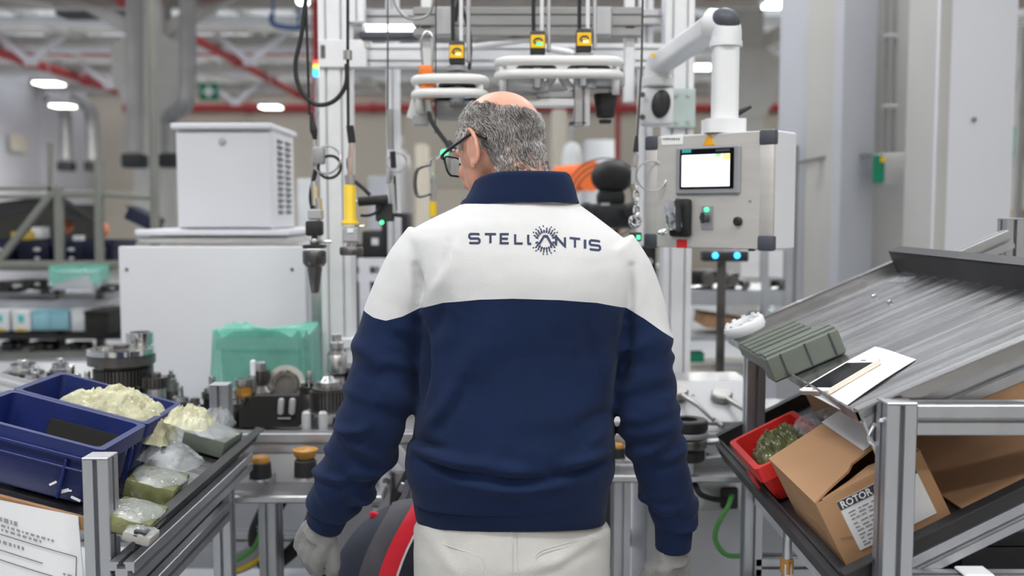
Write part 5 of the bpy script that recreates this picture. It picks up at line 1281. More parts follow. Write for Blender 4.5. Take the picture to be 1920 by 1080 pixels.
t = thing('hoop_carriage', 'dark carriage with blue tag under the left bumper hoop', 'carriage', W(850, 200, 2.72)); part(t, 'plate', MB().box((0, 0, .03), (.13, .10, .02), bev=.004), 'dark_plastic'); part(t, 'block', MB().box((.01, 0, -.01), (.11, .08, .05), bev=.006), 'mesh_shade'); part(t, 'blue_tag', MB().box((.04, -.055, .022), (.016, .006, .010)), 'screen_blue'); part(t, 'side_arm', MB().box((-.095, -.02, .01), (.03, .05, .10), (0, .3, 0), bev=.006), 'hoop_white'); part(t, 'foot_block', MB().box((-.085, -.03, -.04), (.04, .04, .028), bev=.003), 'fascia_white')

# ---- operator panel on its support arm
pr0, pl0 = W(1451, 471, 2.26), W(1208.5, 464.5, 2.49); xa = Vector((pr0.x - pl0.x, pr0.y - pl0.y, 0)); PWD = xa.length; xa.normalize()
nz = Vector((xa.y, -xa.x, 0)); PZ0 = (pr0.z + pl0.z) / 2; PHT = W(1454, 241, 2.26).z - pr0.z
MP = basis((pl0.x, pl0.y, PZ0), xa, (0, 0, 1), nz)
op = thing('operator_panel', 'grey operator panel with a lit touch screen on a swivel arm', 'control panel', M=MP)
def ph2(px, py): h = plane_hit(MP, px, py); return h.x, h.y
def prect(x0, y0, x1, y1, z0, z1, bev=.002):
    a = ph2(x0, y0); b = ph2(x1, y1); c = ph2(x0, y1); d = ph2(x1, y0)
    xa_, xb_ = (a[0] + c[0]) / 2, (b[0] + d[0]) / 2; ya_, yb_ = (b[1] + c[1]) / 2, (a[1] + d[1]) / 2
    return MB().box(((xa_ + xb_) / 2, (ya_ + yb_) / 2, (z0 + z1) / 2), (abs(xb_ - xa_), abs(yb_ - ya_), z1 - z0), bev=bev)
part(op, 'case', MB().box((PWD / 2, PHT / 2, -.055), (PWD - .004, PHT - .004, .11), bev=.004), 'white_paint'); part(op, 'front_plate', MB().box((PWD / 2, PHT / 2, .001), (PWD - .07, PHT - .006, .006), bev=.002), 'panel_steel')
for x in (.020, PWD - .020): part(op, 'edge_profile', MB().box((x, PHT / 2, -.002), (.036, PHT - .065, .014), bev=.005), 'panel_steel')
for x in (.020, PWD - .020):
    for y in (.018, PHT - .018): part(op, 'corner_cap', MB().box((x, y, -.004), (.040, .036, .022), bev=.006), 'slate_cap')
part(op, 'screen_bezel', prect(1271, 274, 1391, 365, .003, .012, .004), 'grey_plastic'); sc_ = part(op, 'screen_frame', prect(1280, 279, 1381, 354, .012, .0145, .001), 'phone_glass')
part(sc_, 'screen', prect(1284.5, 290, 1374, 350, .0145, .0155, 0), 'screen_glow'); part(sc_, 'screen_field', prect(1284.5, 297.5, 1374, 299.5, .0155, .0162, 0), 'screen_yellow'); part(sc_, 'screen_field', prect(1362, 289, 1375, 299, .0155, .0164, 0), 'screen_yellow'); part(sc_, 'screen_field', prect(1348, 289, 1358, 294, .0155, .0164, 0), 'screen_green'); part(sc_, 'screen_field', prect(1302, 294, 1345, 297, .0155, .0162, 0), 'screen_blue'); part(sc_, 'screen_logo', prect(1285, 281, 1302, 287, .0146, .0152, 0), 'teal_print'); part(sc_, 'screen_logo', prect(1348, 280, 1374, 284, .0146, .0152, 0), 'slate_cap')
lb_ = part(op, 'label_plate', prect(1242, 254, 1282, 272, .003, .0055, .001), 'sign_white')
pm = MB()
for k in range(8):
    a = ph2(1247 + k * 4, 261); pm.box((a[0], a[1], .006), (.0032, .0052 if k % 3 else .004, .0006))
part(lb_, 'print', pm, 'ink', None, kind='stuff')
c = [ph2(*p) for p in ((1320, 273), (1343, 272), (1331, 250))]; part(op, 'warning_triangle', MB().raw([(p[0], p[1], .004) for p in c] + [(p[0], p[1], .006) for p in c], [(0, 1, 2), (5, 4, 3), (0, 3, 4, 1), (1, 4, 5, 2), (2, 5, 3, 0)]), 'warn_orange')
hs = part(op, 'holder', prect(1261, 373, 1300, 444, .003, .020, .008), 'rubber', label='black holder with a chrome wedge')
cc = ph2(1280, 405); part(hs, 'chrome_wedge', MB().box((cc[0] - .006, cc[1] + .003, .034), (.040, .075, .022), (.18, -.1, .1), bev=.008), 'chrome'); part(hs, 'tip', MB().lathe([(.008, 0), (.010, .012), (.006, .02)], (cc[0] - .028, cc[1] - .036, .030), (-.5, -.2, .6), 12), 'chrome'); part(hs, 'cover', MB().box((cc[0] + .012, cc[1] + .002, .040), (.010, .080, .018), (0, 0, .05), bev=.004), 'dark_plastic')
sw_ = part(op, 'switch_plate', prect(1317, 386, 1341, 431, .003, .007, .002), 'alu'); cc = ph2(1326, 408); part(sw_, 'rotary_switch', MB().lathe([(.011, 0), (.010, .012), (.004, .014)], (cc[0], cc[1], .007), (0, 0, 1), 20), 'slate_cap'); part(sw_, 'rotary_grip', MB().box((cc[0], cc[1], .022), (.006, .026, .012), bev=.002), 'dark_plastic'); cc = ph2(1328, 393); part(sw_, 'pilot_light', MB().lathe([(.0055, 0), (.005, .004), (.002, .006)], (cc[0], cc[1], .007), (0, 0, 1), 14), 'led_green')
cc = ph2(1386, 415); part(op, 'plug', MB().lathe([(.0105, 0), (.0105, .008), (.007, .012)], (cc[0], cc[1], .003), (0, 0, 1), 20), 'rubber'); cc = ph2(1408, 377); part(op, 'screw', MB().lathe([(.003, 0), (.003, .002)], (cc[0], cc[1], .004), (0, 0, 1), 10), 'steel'); part(op, 'red_label', prect(1270, 449, 1290, 465, .003, .005, .001), 'red'); part(op, 'hook', MB().box((PWD - .055, .002, .0), (.012, .006, .018), bev=.002), 'rubber')
# arm
ar = thing('support_arm', 'white swivel support arm carrying the operator panel', 'arm', W(1235, 230, 2.92))
pt = MP @ Vector((PWD * .60, PHT, -.055)); dt = pt.y
vt = Vector((W(1361, 60, dt).x, dt, 0)); zt0, zt1 = pt.z, W(1361, 60, dt).z
part(ar, 'flange', MB().prism(round_rect_pts(.095, .085, .012, 3), (vt.x - .002, dt, zt0 - .001), (vt.x - .002, dt, zt0 + .032), up=(0, 1, 0)), 'white_plastic', world=True)
part(ar, 'upright_tube', MB().prism(round_rect_pts(.060, .060, .016, 4), (vt.x, dt, zt0 + .032), (vt.x, dt, zt1), up=(0, 1, 0)), 'white_plastic', world=True)
el = Vector((vt.x, dt, zt1)); part(ar, 'elbow', MB().tube(smooth_pts([el + Vector((0, 0, -.03)), el + Vector((-.002, .003, .012)), el + Vector((-.035, .03, .026))], 6), [.036] * 13, 20), 'white_plastic', 50, world=True)
part(ar, 'elbow_cap', MB().sphere(el + Vector((-.002, -.004, .024)), (.036, .036, .030), 20, 12, Matrix.Rotation(.5, 3, 'Y')), 'slate_cap', 60, world=True); part(ar, 'elbow_ring', MB().tube([el + Vector((0, 0, -.035)), el + Vector((0, 0, -.022))], .039, 20), 'white_plastic', world=True)
bs = W(1234, 122, 2.88); part(ar, 'boom', MB().prism(round_rect_pts(.062, .055, .016, 4), el + Vector((-.02, .02, .020)), bs, up=(0, 0, 1)), 'white_plastic', world=True)
bj = W(1233, 150, 2.88); part(ar, 'swivel', MB().lathe([(.040, -.022), (.046, -.018), (.046, .004), (.040, .008), (.038, .03), (.030, .05)], bj, (0, 0, 1), 28), 'white_plastic', world=True)
part(ar, 'boom_root', MB().tube([bj + Vector((0, 0, .02)), bs, bs + Vector((.03, -.03, .022))], [.036, .037, .034], 20), 'white_plastic', 50, world=True)
bk = W(1232, 200, 2.88); part(ar, 'wall_bracket', MB().box(bk + Vector((.0, .02, 0)), (.090, .10, .105), bev=.012), 'white_plastic', world=True); part(ar, 'bracket_cap', MB().sphere(bk + Vector((.006, -.035, .004)), (.027, .012, .040), 24, 14, Matrix.Rotation(.18, 3, 'Y')), 'dark_plastic', 60, world=True)
for py in (178, 220): part(ar, 'bracket_bolt', MB().lathe([(.008, 0), (.008, .006)], W(1205, py, 2.84), (-.3, -1, 0), 10), 'steel_dark', world=True)
part(ar, 'clamp_lever', MB().tube([W(1384, 212, dt), W(1408, 200, dt)], [.007, .004], 8), 'rubber', world=True); part(ar, 'warning_dot', MB().lathe([(.006, 0), (.006, .003)], W(1224, 103, 2.80), (0, -1, 0), 12), 'label_yellow', world=True)

# ---- tools hanging from spring balancers
def hang(name, label, cat, px, py, d): return thing(name, label, cat, W(px, py, d))
def tl(t, name, pts, r, m, d, n=10): return part(t, name, MB().tube([W(a, b, d) for a, b in pts], r, n), m, world=True)
def tc(t, name, pts, r, m, d, n=8, k=7): return part(t, name, MB().tube(smooth_pts([W(a, b, d) for a, b in pts], k), r, n), m, world=True)
def coil(t, px, py, rp, d, m='steel', r=.0022, n=1.0, tilt=.35):
    c = W(px, py, d); R = rp * d / FPX
    part(t, 'wire_loop', MB().tube([c + Vector((R * math.cos(a), .03 * math.sin(a) * tilt, R * math.sin(a))) for a in np.linspace(0, 2 * pi * n, int(28 * n))], r, 6), m, world=True)
D1 = 2.62
t = hang('press_tool', 'hanging tool with black grip and tapered steel chuck beside the white cabinet', 'tool', 590, 550, D1)
tl(t, 'rope', [(572, -60), (580, 215)], .0035, 'rubber', D1); tc(t, 'hose', [(577, -40), (566, 60), (554, 120), (562, 165), (590, 195), (625, 190), (648, 160), (650, 120)], .006, 'rubber', D1)
tl(t, 'swivel', [(583, 212), (588, 244)], [.004, .010], 'rubber', D1); tl(t, 'swivel', [(588, 244), (591, 262)], [.010, .005], 'rubber', D1); tl(t, 'hook', [(590, 262), (590, 285)], .005, 'chrome', D1); part(t, 'balance_block', MB().box(W(598, 292, D1), (.030, .03, .045), bev=.005), 'mesh_shade', world=True); coil(t, 612, 300, 26, D1, 'steel', .0028); coil(t, 618, 313, 21, D1, 'rubber', .0040)
tc(t, 'hose', [(592, 318), (586, 345), (583, 370), (586, 392)], .006, 'rubber', D1); tl(t, 'shackle', [(588, 340), (590, 385)], .009, 'chrome', D1); tl(t, 'shackle', [(596, 372), (598, 396)], .010, 'steel', D1)
part(t, 'cylinder_block', MB().box(W(592, 402, D1), (.036, .036, .028), bev=.004), 'fascia_white', world=True); part(t, 'grip', MB().box(W(590, 428, D1), (.042, .042, .040), bev=.006), 'rubber', world=True); part(t, 'ball', MB().sphere(W(590, 452, D1), .014, 16, 10), 'steel', 180, world=True); part(t, 'side_pin', MB().tube([W(600, 453, D1), W(621, 453, D1)], .004, 8), 'steel', world=True); part(t, 'collar', MB().box(W(590, 462, D1), (.055, .05, .010), bev=.003), 'rubber', world=True)
pz = W(590, 498, D1); part(t, 'chuck', MB().lathe([(.029, .040), (.031, .036), (.031, .008), (.027, .002), (.024, -.002)], pz, (0, 0, 1), 24), 'steel_dark', 50, world=True); part(t, 'chuck_cone', MB().lathe([(.019, 0), (.019, -.012), (.011, -.068), (.008, -.072)], pz, (0, 0, 1), 24), 'steel_dark', 50, world=True)
t = hang('yellow_handled_tool', 'hanging tool with tall yellow handle and dark disc in front of the gantry post', 'tool', 658, 478, D1)
tl(t, 'rope', [(652, -60), (652, 110), (653, 240)], .004, 'rubber', D1); tl(t, 'swivel', [(652, 95), (652, 112)], .012, 'steel', D1); tl(t, 'swivel', [(656, 236), (660, 268)], .010, 'rubber', D1); tl(t, 'hook', [(659, 268), (657, 300)], .008, 'chrome', D1); tl(t, 'shackle', [(656, 296), (657, 330)], .010, 'chrome', D1); tl(t, 'shackle', [(656, 328), (657, 346)], .014, 'steel', D1)
pz = W(656.5, 421, D1); part(t, 'handle', MB().lathe([(.023, 0), (.024, .004), (.016, .014), (.0158, .100), (.013, .104)], pz, (0, 0, 1), 24), 'yellow', 50, world=True); part(t, 'block', MB().box(W(659, 440, D1), (.042, .04, .040), bev=.004), 'fascia_white', world=True); part(t, 'side_pin', MB().tube([W(665, 425, D1), W(684, 424, D1)], .003, 8), 'steel', world=True)
pz = W(659, 478, D1); part(t, 'disc', MB().lathe([(.029, 0), (.031, .003), (.031, .018), (.029, .021)], pz, (0, 0, 1), 28), 'steel_dark', 50, world=True); tl(t, 'spindle', [(659, 455), (659, 464)], .013, 'steel', D1); part(t, 'lens_mark', MB().box(W(657, 432, D1 - .021), (.016, .002, .012)), 'sign_white', world=True)
tc(t, 'hose', [(665, 340), (680, 352), (694, 366)], .005, 'rubber', D1)
t = hang('scanner_bar', 'black horizontal bar with a green light beside the yellow handle', 'scanner', 700, 420, 2.7); tl(t, 'bar', [(672, 378), (727, 374)], .013, 'rubber', 2.7, 14); tc(t, 'cable', [(716, 384), (706, 398), (690, 404), (676, 404)], .004, 'rubber', 2.7); part(t, 'indicator', MB().sphere(W(716, 417, 2.7), .0055, 12, 8), 'led_green', 180, world=True); part(t, 'mount', MB().box(W(722, 398, 2.72), (.05, .02, .05), bev=.004), 'dark_plastic', world=True); tl(t, 'stay', [(672, 378), (655, 378)], .006, 'steel', 2.75)
t = hang('thin_hanging_tool', 'slim grey hanging tool on a thin cable left of the worker\'s head', 'tool', 738, 410, 2.72); tl(t, 'rope', [(727, -60), (727, 205)], .0025, 'steel_dark', 2.72); tl(t, 'rod', [(731, 205), (733, 280)], .009, 'duct', 2.72); tl(t, 'hook', [(730, 208), (731, 240)], .005, 'chrome', 2.72); tl(t, 'grip', [(736, 284), (738, 315)], .008, 'rubber', 2.72); coil(t, 744, 305, 18, 2.72, 'steel', .0025); tl(t, 'shackle', [(733, 320), (728, 345)], .007, 'chrome', 2.72); tl(t, 'body', [(734, 345), (738, 400)], .009, 'fascia_white', 2.72); tl(t, 'cable', [(740, 330), (743, 395)], .003, 'rubber', 2.72); tl(t, 'foot', [(730, 402), (758, 404)], .006, 'rubber', 2.72)
t = hang('short_yellow_tool', 'short yellow tipped tool on a chain left of the worker\'s shoulder', 'tool', 812, 402, 2.68); tl(t, 'rope', [(818, -60), (816, 250)], .002, 'steel_dark', 2.68); coil(t, 826, 312, 22, 2.68, 'steel', .0022); tl(t, 'shackle', [(812, 300), (811, 345)], .006, 'chrome', 2.68); tl(t, 'chain_link', [(814, 335), (812, 376)], .009, 'steel', 2.68); tl(t, 'yellow_sleeve', [(812, 378), (812, 405)], .010, 'yellow', 2.68, 14); tc(t, 'handle_loop', [(806, 308), (786, 315), (779, 330), (779, 355), (786, 368), (808, 362)], .005, 'steel_dark', 2.68)
part(t, 'indicator', MB().sphere(W(833, 287, 2.68), .010, 14, 10), 'led_green', 180, world=True); tl(t, 'indicator_stem', [(833, 287), (818, 300)], .003, 'steel', 2.68)
t = hang('chain_hoist_hook', 'chrome chain and hook hanging left of the operator panel', 'hook', 1190, 425, 2.45); tl(t, 'rope', [(1206, -60), (1203, 120), (1195, 255)], .0028, 'steel_dark', 2.45); tl(t, 'swivel', [(1194, 255), (1192, 285)], [.004, .007], 'rubber', 2.45); tl(t, 'shackle', [(1192, 290), (1190, 312)], .008, 'steel', 2.45); tl(t, 'body', [(1188, 312), (1187, 345)], .006, 'fascia_white', 2.45); coil(t, 1222, 330, 28, 2.45, 'steel', .0022)
for k in range(4): part(t, 'chain_link', MB().tube([W(1193, 352 + k * 14, 2.45) + Vector((.006 * math.cos(a) * (1 if k % 2 else .3), .006 * math.cos(a) * (.3 if k % 2 else 1), .012 * math.sin(a))) for a in np.linspace(0, 2 * pi, 12)[:-1]], .0028, 6, closed=True), 'chrome', world=True)
part(t, 'ring', MB().tube([W(1191, 415, 2.45) + Vector((.012 * math.cos(a), 0, .012 * math.sin(a))) for a in np.linspace(0, 2 * pi, 18)[:-1]], .005, 8, closed=True), 'chrome', world=True); part(t, 'tag', MB().box(W(1191, 444, 2.46), (.03, .012, .022), bev=.002), 'dark_plastic', world=True); part(t, 'tag_light', MB().box(W(1197, 445, 2.45), (.008, .004, .010)), 'led_green', world=True)
for (pts, r, lb) in (([(733, -20), (745, 15), (768, 35), (800, 30), (812, 5), (808, -20)], .004, 'grey cable arc hanging from the top of the gantry'), ([(850, -30), (880, 60), (880, 130)], .005, 'black cable hanging between the sensors'), ([(872, -30), (858, 10), (853, 40)], .007, 'thick black cable above the left sensor')):
    solo('hanging_cable', MB().tube(smooth_pts([W(a, b, 2.8) for a, b in pts], 8), r, 8), 'rubber' if 'black' in lb else 'duct', lb, 'cable')
t = thing('signal_tower', 'red, yellow, green and blue signal light by the gantry post', 'signal light', W(595, 140, 4.6))
for py, m in ((118, 'led_red'), (125, 'led_yellow'), (131, 'led_green'), (139, 'led_blue')): p = W(595, py, 4.6); part(t, 'lens', MB().lathe([(.018, -.009), (.018, .009)], p, (0, 0, 1), 16), m, world=True)
part(t, 'pole', MB().tube([W(595, 144, 4.6), (W(595, 144, 4.6).x, 4.6, 0)], .012, 8), 'steel', world=True)

# ---- parts on the bench
def stack(name, label, cat, px, py, d, items, tilt=None):
    """turned part: list of (kind, r, h, material) piled along its axis"""
    p = W(px, py, d); t = thing(name, label, cat, p); z = 0; ax = tilt or (0, 0, 1); A = Vector(ax).normalized()
    for kind, r, h_, m in items:
        b = A * z
        if kind == 'gear': part(t, 'gear_wheel', MB().gear(b, ax, r, r * .88, h_, max(14, int(r * 620))), m)
        elif kind == 'ring': part(t, 'ring', MB().lathe([(r, 0), (r, h_), (r * .74, h_), (r * .74, h_ * .25)], b, ax, 32), m)
        elif kind == 'cone': part(t, 'cone', MB().lathe([(r, 0), (r * .55, h_)], b, ax, 24), m)
        else: part(t, 'shaft', MB().lathe([(r * .94, 0), (r, h_ * .06), (r, h_ * .94), (r * .92, h_)], b, ax, 24), m)
        z += h_
    return t
SD, ST, CHR = 'steel_dark', 'steel', 'chrome'
zb = lambda px, d: 540  # unused
def on_bench(px, d, z=ZB - .005): 
    x = (px - 960) / FPX * d; return Vector((x * 1.0, d, z))
def bstack(name, label, cat, px, d, items, z=ZB - .005, tilt=None):
    p = W(px, 600, d); o = stack(name, label, cat, 960, 540, 1.0, items, tilt); o.matrix_world = TR(p.x, d, z); WMX[o.name] = TR(p.x, d, z); return o
bstack('gear_cluster', 'tall stack of gears with a shiny top ring in front of the white cabinet', 'gear', 226, 2.80, [('shaft', .045, .062, SD), ('gear', .062, .02, SD), ('shaft', .045, .020, SD), ('gear', .078, .045, SD), ('shaft', .05, .012, SD), ('shaft', .092, .030, SD), ('ring', .092, .014, CHR), ('shaft', .022, .012, SD)])
bstack('gear_cluster', 'smaller dark pinion right of the tall gear stack', 'gear', 288, 2.78, [('shaft', .028, .095, ST), ('gear', .036, .030, SD), ('shaft', .016, .012, SD)])
bstack('bearing_ring', 'shiny bearing ring standing behind the gear stack', 'ring', 262, 2.92, [('shaft', .035, .175, SD), ('shaft', .030, .026, SD), ('ring', .040, .034, CHR)])
rs2 = random.Random(21)
lows = [(20, 2.75, .060), (62, 2.90, .045), (98, 2.72, .040), (130, 2.88, .048), (160, 2.74, .034), (185, 2.92, .030), (40, 3.0, .06), (110, 3.02, .04), (318, 2.86, .022)]
wh = ['at the left edge of the view', 'behind the left edge gear', 'behind the farther blue bin', 'between the gears left of the tall stack', 'just left of the tall stack', 'behind the tall stack', 'far back at the left edge', 'far back left of the tall stack', 'right of the pinion']
for (px, d, r), w_ in zip(lows, wh):
    bstack('gear_part', 'low turned steel gear part ' + w_, 'gear', px, d, [('shaft', r * .85, rs2.uniform(.055, .085), SD), ('gear', r, rs2.uniform(.02, .03), rs2.choice([SD, ST])), ('shaft', r * .75, .012, ST), ('ring', r * .6, .012, CHR), ('shaft', r * .25, rs2.uniform(.01, .03), CHR)])
bstack('bearing_part', 'black and white bearing part left of the short aluminium post', 'bearing', 362, 2.66, [('shaft', .030, .02, SD), ('ring', .034, .022, 'white_plastic'), ('shaft', .024, .018, 'rubber'), ('ring', .022, .012, CHR), ('shaft', .012, .016, SD)])
bstack('bearing_part', 'black bearing part on the short aluminium post', 'bearing', 420, 2.72, [('shaft', .030, .055, SD), ('shaft', .032, .020, 'rubber'), ('ring', .028, .014, SD), ('cone', .018, .014, 'rubber')])
bx_ = thing('black_fixture', 'black fixture box with a sloping end on the bench', 'fixture', W(505, 800, 2.68))
x0 = W(452, 800, 2.68).x; x1 = W(562, 800, 2.68).x; zz0 = ZB + .002; hh = .085
o2 = [(x0, zz0), (x1, zz0), (x1, zz0 + hh), (x0 + .04, zz0 + hh), (x0, zz0 + .045)]
part(bx_, 'side_plate', MB().raw([(a, 2.66, b) for a, b in o2] + [(a, 2.70, b) for a, b in o2], [tuple(range(5)), tuple(range(9, 4, -1))] + [(i, (i + 1) % 5, 5 + (i + 1) % 5, 5 + i) for i in range(5)]), 'black_gap', world=True)
for px in (527, 548): part(bx_, 'roller', MB().box(W(px, 762, 2.655), (.017, .02, .046), (0, .08, 0), bev=.007), 'mesh_shade', world=True)
part(bx_, 'painted_glint', MB().box(W(533, 784, 2.655), (.035, .004, .005)), 'steel', world=True)  # steel sliver added to stand for a glint on the black side
bstack('input_shaft', 'upright splined shaft in front of the green covered crate', 'shaft', 486, 2.80, [('shaft', .045, .050, SD), ('gear', .036, .03, SD), ('cone', .034, .018, SD), ('shaft', .020, .012, SD), ('gear', .026, .030, SD), ('shaft', .016, .025, ST)])
t = bstack('white_block', 'small white block against the splined shaft', 'block', 473, 2.78, [('shaft', .010, .13, ST)]); part(t, 'block', MB().box((0, 0, .15), (.014, .02, .045), bev=.003), 'white_plastic')
bstack('bearing_ring', 'upright shiny ring behind the black fixture box', 'ring', 535, 2.86, [('ring', .055, .02, ST), ('ring', .036, .012, SD)], z=ZB + .085, tilt=(.1, -1, .15))
bstack('bearing_part', 'steel and bronze part left of the black fixture box', 'bearing', 455, 2.76, [('shaft', .028, .045, SD), ('ring', .030, .03, CHR), ('shaft', .02, .03, 'amber_knob'), ('ring', .024, .018, ST)])
bstack('planet_carrier', 'dark drum gear with a shiny cap beside the worker\'s left arm', 'gear', 614, 2.74, [('shaft', .020, .030, ST), ('shaft', .064, .008, ST), ('shaft', .048, .006, SD), ('gear', .052, .050, SD), ('shaft', .045, .008, SD), ('shaft', .030, .018, ST), ('cone', .022, .014, CHR)])
bstack('output_shaft', 'tall stepped steel shaft between the crate and the worker', 'shaft', 631, 2.88, [('shaft', .022, .06, SD), ('shaft', .024, .05, ST), ('cone', .030, .01, SD), ('shaft', .029, .055, ST), ('cone', .028, .016, SD), ('shaft', .020, .020, ST), ('shaft', .014, .024, ST)])
bstack('bearing_part', 'dark flanged part just left of the worker\'s elbow', 'bearing', 662, 2.92, [('shaft', .03, .08, SD), ('shaft', .045, .012, ST), ('gear', .036, .03, SD), ('shaft', .05, .014, SD)])
for (px, d, r, w_) in ((8, 2.66, .045, 'low at the left edge behind the bins'), (48, 2.68, .038, 'second from the left edge behind the bins'), (84, 2.64, .030, 'third from the left edge behind the bins'), (118, 2.70, .034, 'fourth from the left edge behind the bins'), (150, 2.64, .026, 'in front of the tall gear stack'), (335, 2.72, .026, 'just left of the bearing with the white ring'), (395, 2.86, .030, 'behind the short aluminium post'), (436, 2.70, .022, 'left of the bronze part'), (578, 2.84, .030, 'behind the locating pins'), (650, 2.74, .028, 'hard against the worker\'s left sleeve')):
    bstack('gear_part', 'small turned gear part ' + w_, 'gear', px, d, [('shaft', r * .9, rs2.uniform(.04, .07), rs2.choice([SD, 'machine_black'])), ('gear', r, rs2.uniform(.015, .03), rs2.choice([SD, ST, SD])), ('ring', r * .8, .012, rs2.choice([CHR, ST])), ('shaft', r * .3, rs2.uniform(.01, .035), ST)])
for px, w_ in ((571, 'left'), (603, 'right')):
    bstack('locating_pin', 'pale locating pin under the drum gear, %s one' % w_, 'pin', px, 2.64, [('shaft', .012, .05, 'fascia_white'), ('cone', .012, .006, ST)])
for (px, d, lb) in ((690, 2.80, 'left of the worker\'s waist'), (760, 2.86, 'behind the worker\'s left side'), (1170, 2.80, 'behind the worker\'s right side')):
    bstack('gear_part', 'turned steel part ' + lb, 'gear', px, d, [('shaft', .03, .02, ST), ('gear', .042, .03, SD), ('shaft', .02, .03, ST)])
# clamps seen between arm and waist
t = thing('toggle_clamp', 'grey toggle clamp seen between the worker\'s left arm and waist', 'clamp', W(735, 900, 2.55)); part(t, 'upright', MB().box(W(722, 915, 2.55), (.030, .04, .12), bev=.003), 'alu', world=True); part(t, 'arm', MB().prism(round_rect_pts(.02, .03, .004, 2), W(742, 842, 2.55), W(772, 880, 2.55)), 'fascia_white', world=True); part(t, 'link', MB().prism(round_rect_pts(.016, .02, .004, 2), W(766, 885, 2.54), W(735, 945, 2.54)), 'rubber', world=True); part(t, 'pivot', MB().lathe([(.010, 0), (.010, .03)], W(727, 897, 2.54), (0, -1, 0), 14), 'chrome', world=True); part(t, 'jaw', MB().box(W(765, 915, 2.55), (.05, .04, .03), (0, .4, 0), bev=.004), 'steel', world=True); part(t, 'foot', MB().box(W(735, 955, 2.56), (.10, .05, .03), bev=.003), 'steel_brushed', world=True)
# green covered crate
gc = thing('parts_crate', 'pale grey crate under a green plastic cover behind the gears', 'crate', (W(508, 700, 3.02).x, 2.985, ZB - .004))
g0, g1 = W(430, 715, 3.02), W(590, 715, 3.02); gw = g1.x - g0.x; gh = W(500, 604, 3.02).z - ZB
part(gc, 'crate_shell', bin_mb(gw * .90, .20, gh - .03, rim=.010), 'crate_grey')
cv = thing('plastic_cover', 'translucent green plastic cover draped over the grey crate', 'cover', (W(508, 700, 3.02).x, 2.985, ZB - .004))
def cov(u, v):
    a = 2 * pi * u; fl = .018 * math.sin(a * 7) * v * (1 - v * .3) + .010 * math.sin(a * 15 + 1) * v; hw, hd2 = gw * .45 + .024 + abs(fl) * .5, .10 + .024 + abs(fl) * .5
    e = 7.0; x = hw * sup(math.cos(a), e); y = hd2 * sup(math.sin(a), e); drop = gh * .72 + .012 * math.sin(a * 2 + .5) + .006 * math.sin(a * 9)
    return (x, y, gh - .012 - drop * v + (.010 * math.sin(a * 11) if v == 0 else 0))
mt_ = MB().grid(cov, 96, 14, closed_u=True)
top = MB().grid(lambda u, v: (lambda p: (p[0] * (1 - v), p[1] * (1 - v), p[2] + .006 * math.sin(9 * u * 2 * pi) * v * (1 - v) * 4 - .012 * v))(cov(u, 0)), 96, 8, closed_u=True)
part(cv, 'side_film', mt_, 'teal_bag', 180); part(cv, 'top_film', top, 'teal_bag', 180)
# backpack hanging at the worker's left hip
bp = thing('backpack', 'dark backpack with grey panel and red stripe beside the worker\'s left hip', 'backpack', (W(722, 1080, 2.16).x, 2.16, .50))
def bpk(u, v):
    a = -1.75 + 3.5 * u; c = W(735, 1095, 2.16); R = .150
    return Vector((c.x - R * math.cos(a * .5) * math.cos((v - .5) * 2.8) * .62, 2.16 - .10 * math.sin((v - .5) * 3.0), c.z))
cbp = W(770, 1095, 2.14); m = MB().sphere((0, 0, 0), (.118, .095, .185), 40, 28); 
for v in m.v:
    v.x = .118 * sup(v.x / .118, 2.3) if abs(v.x) > 1e-6 else 0; v.z = .185 * sup(v.z / .185, 2.2) if abs(v.z) > 1e-6 else 0
def slice_mb(xa_, xb_, grow):
    m2 = MB(); n1, n2 = 22, 40
    def f(u, v):
        s = xa_ + (xb_ - xa_) * u; th = 2 * pi * v; k = math.sqrt(max(.02, 1 - min(1, abs(s)) ** 2.4))
        zz = sup(math.sin(th), 2.3) * k; return (.120 * s - .055 * (1 - zz * zz), (.092 + grow) * k * sup(math.cos(th), 2.4), (.185 + grow) * k * sup(math.sin(th), 2.3) - .02 * (1 - k))
    return MB().grid(f, n1, n2)
for xa_, xb_, gr, mm_, nm in ((-1.0, -.45, 0, 'bag_navy', 'side_panel'), (-.45, -.10, .004, 'bag_grey', 'front_panel'), (-.10, .20, .006, 'bag_red', 'stripe'), (.20, .24, .005, 'sign_white', 'piping'), (.24, 1.0, .002, 'bag_navy', 'side_panel')):
    mbx = slice_mb(xa_, xb_, gr).xf(TR(*cbp) @ Matrix.Rotation(math.radians(7), 4, 'Y')); part(bp, nm, mbx, mm_, 180, world=True)
part(bp, 'red_tab', MB().box(W(702, 966, 2.13), (.020, .012, .014), (0, .3, 0), bev=.003), 'bag_red', world=True); part(bp, 'strap', MB().tube(smooth_pts([W(735, 985, 2.14), W(745, 955, 2.2), W(760, 930, 2.35), W(765, 905, 2.5)], 6), .010, 8), 'bag_navy', world=True)
# tool held in the left hand
lh = GM['l']; t = thing('hand_tool', 'black handled tool held in the worker\'s left glove', 'tool', M=lh @ TR(.0, .034, -.105)); part(t, 'handle', MB().lathe([(.013, .0), (.015, .01), (.015, .06), (.011, .075)], axis=(1, 0, 0), n=18), 'rubber', 50); part(t, 'head', MB().box((.085, .0, -.012), (.05, .04, .050), bev=.010), 'dark_plastic')
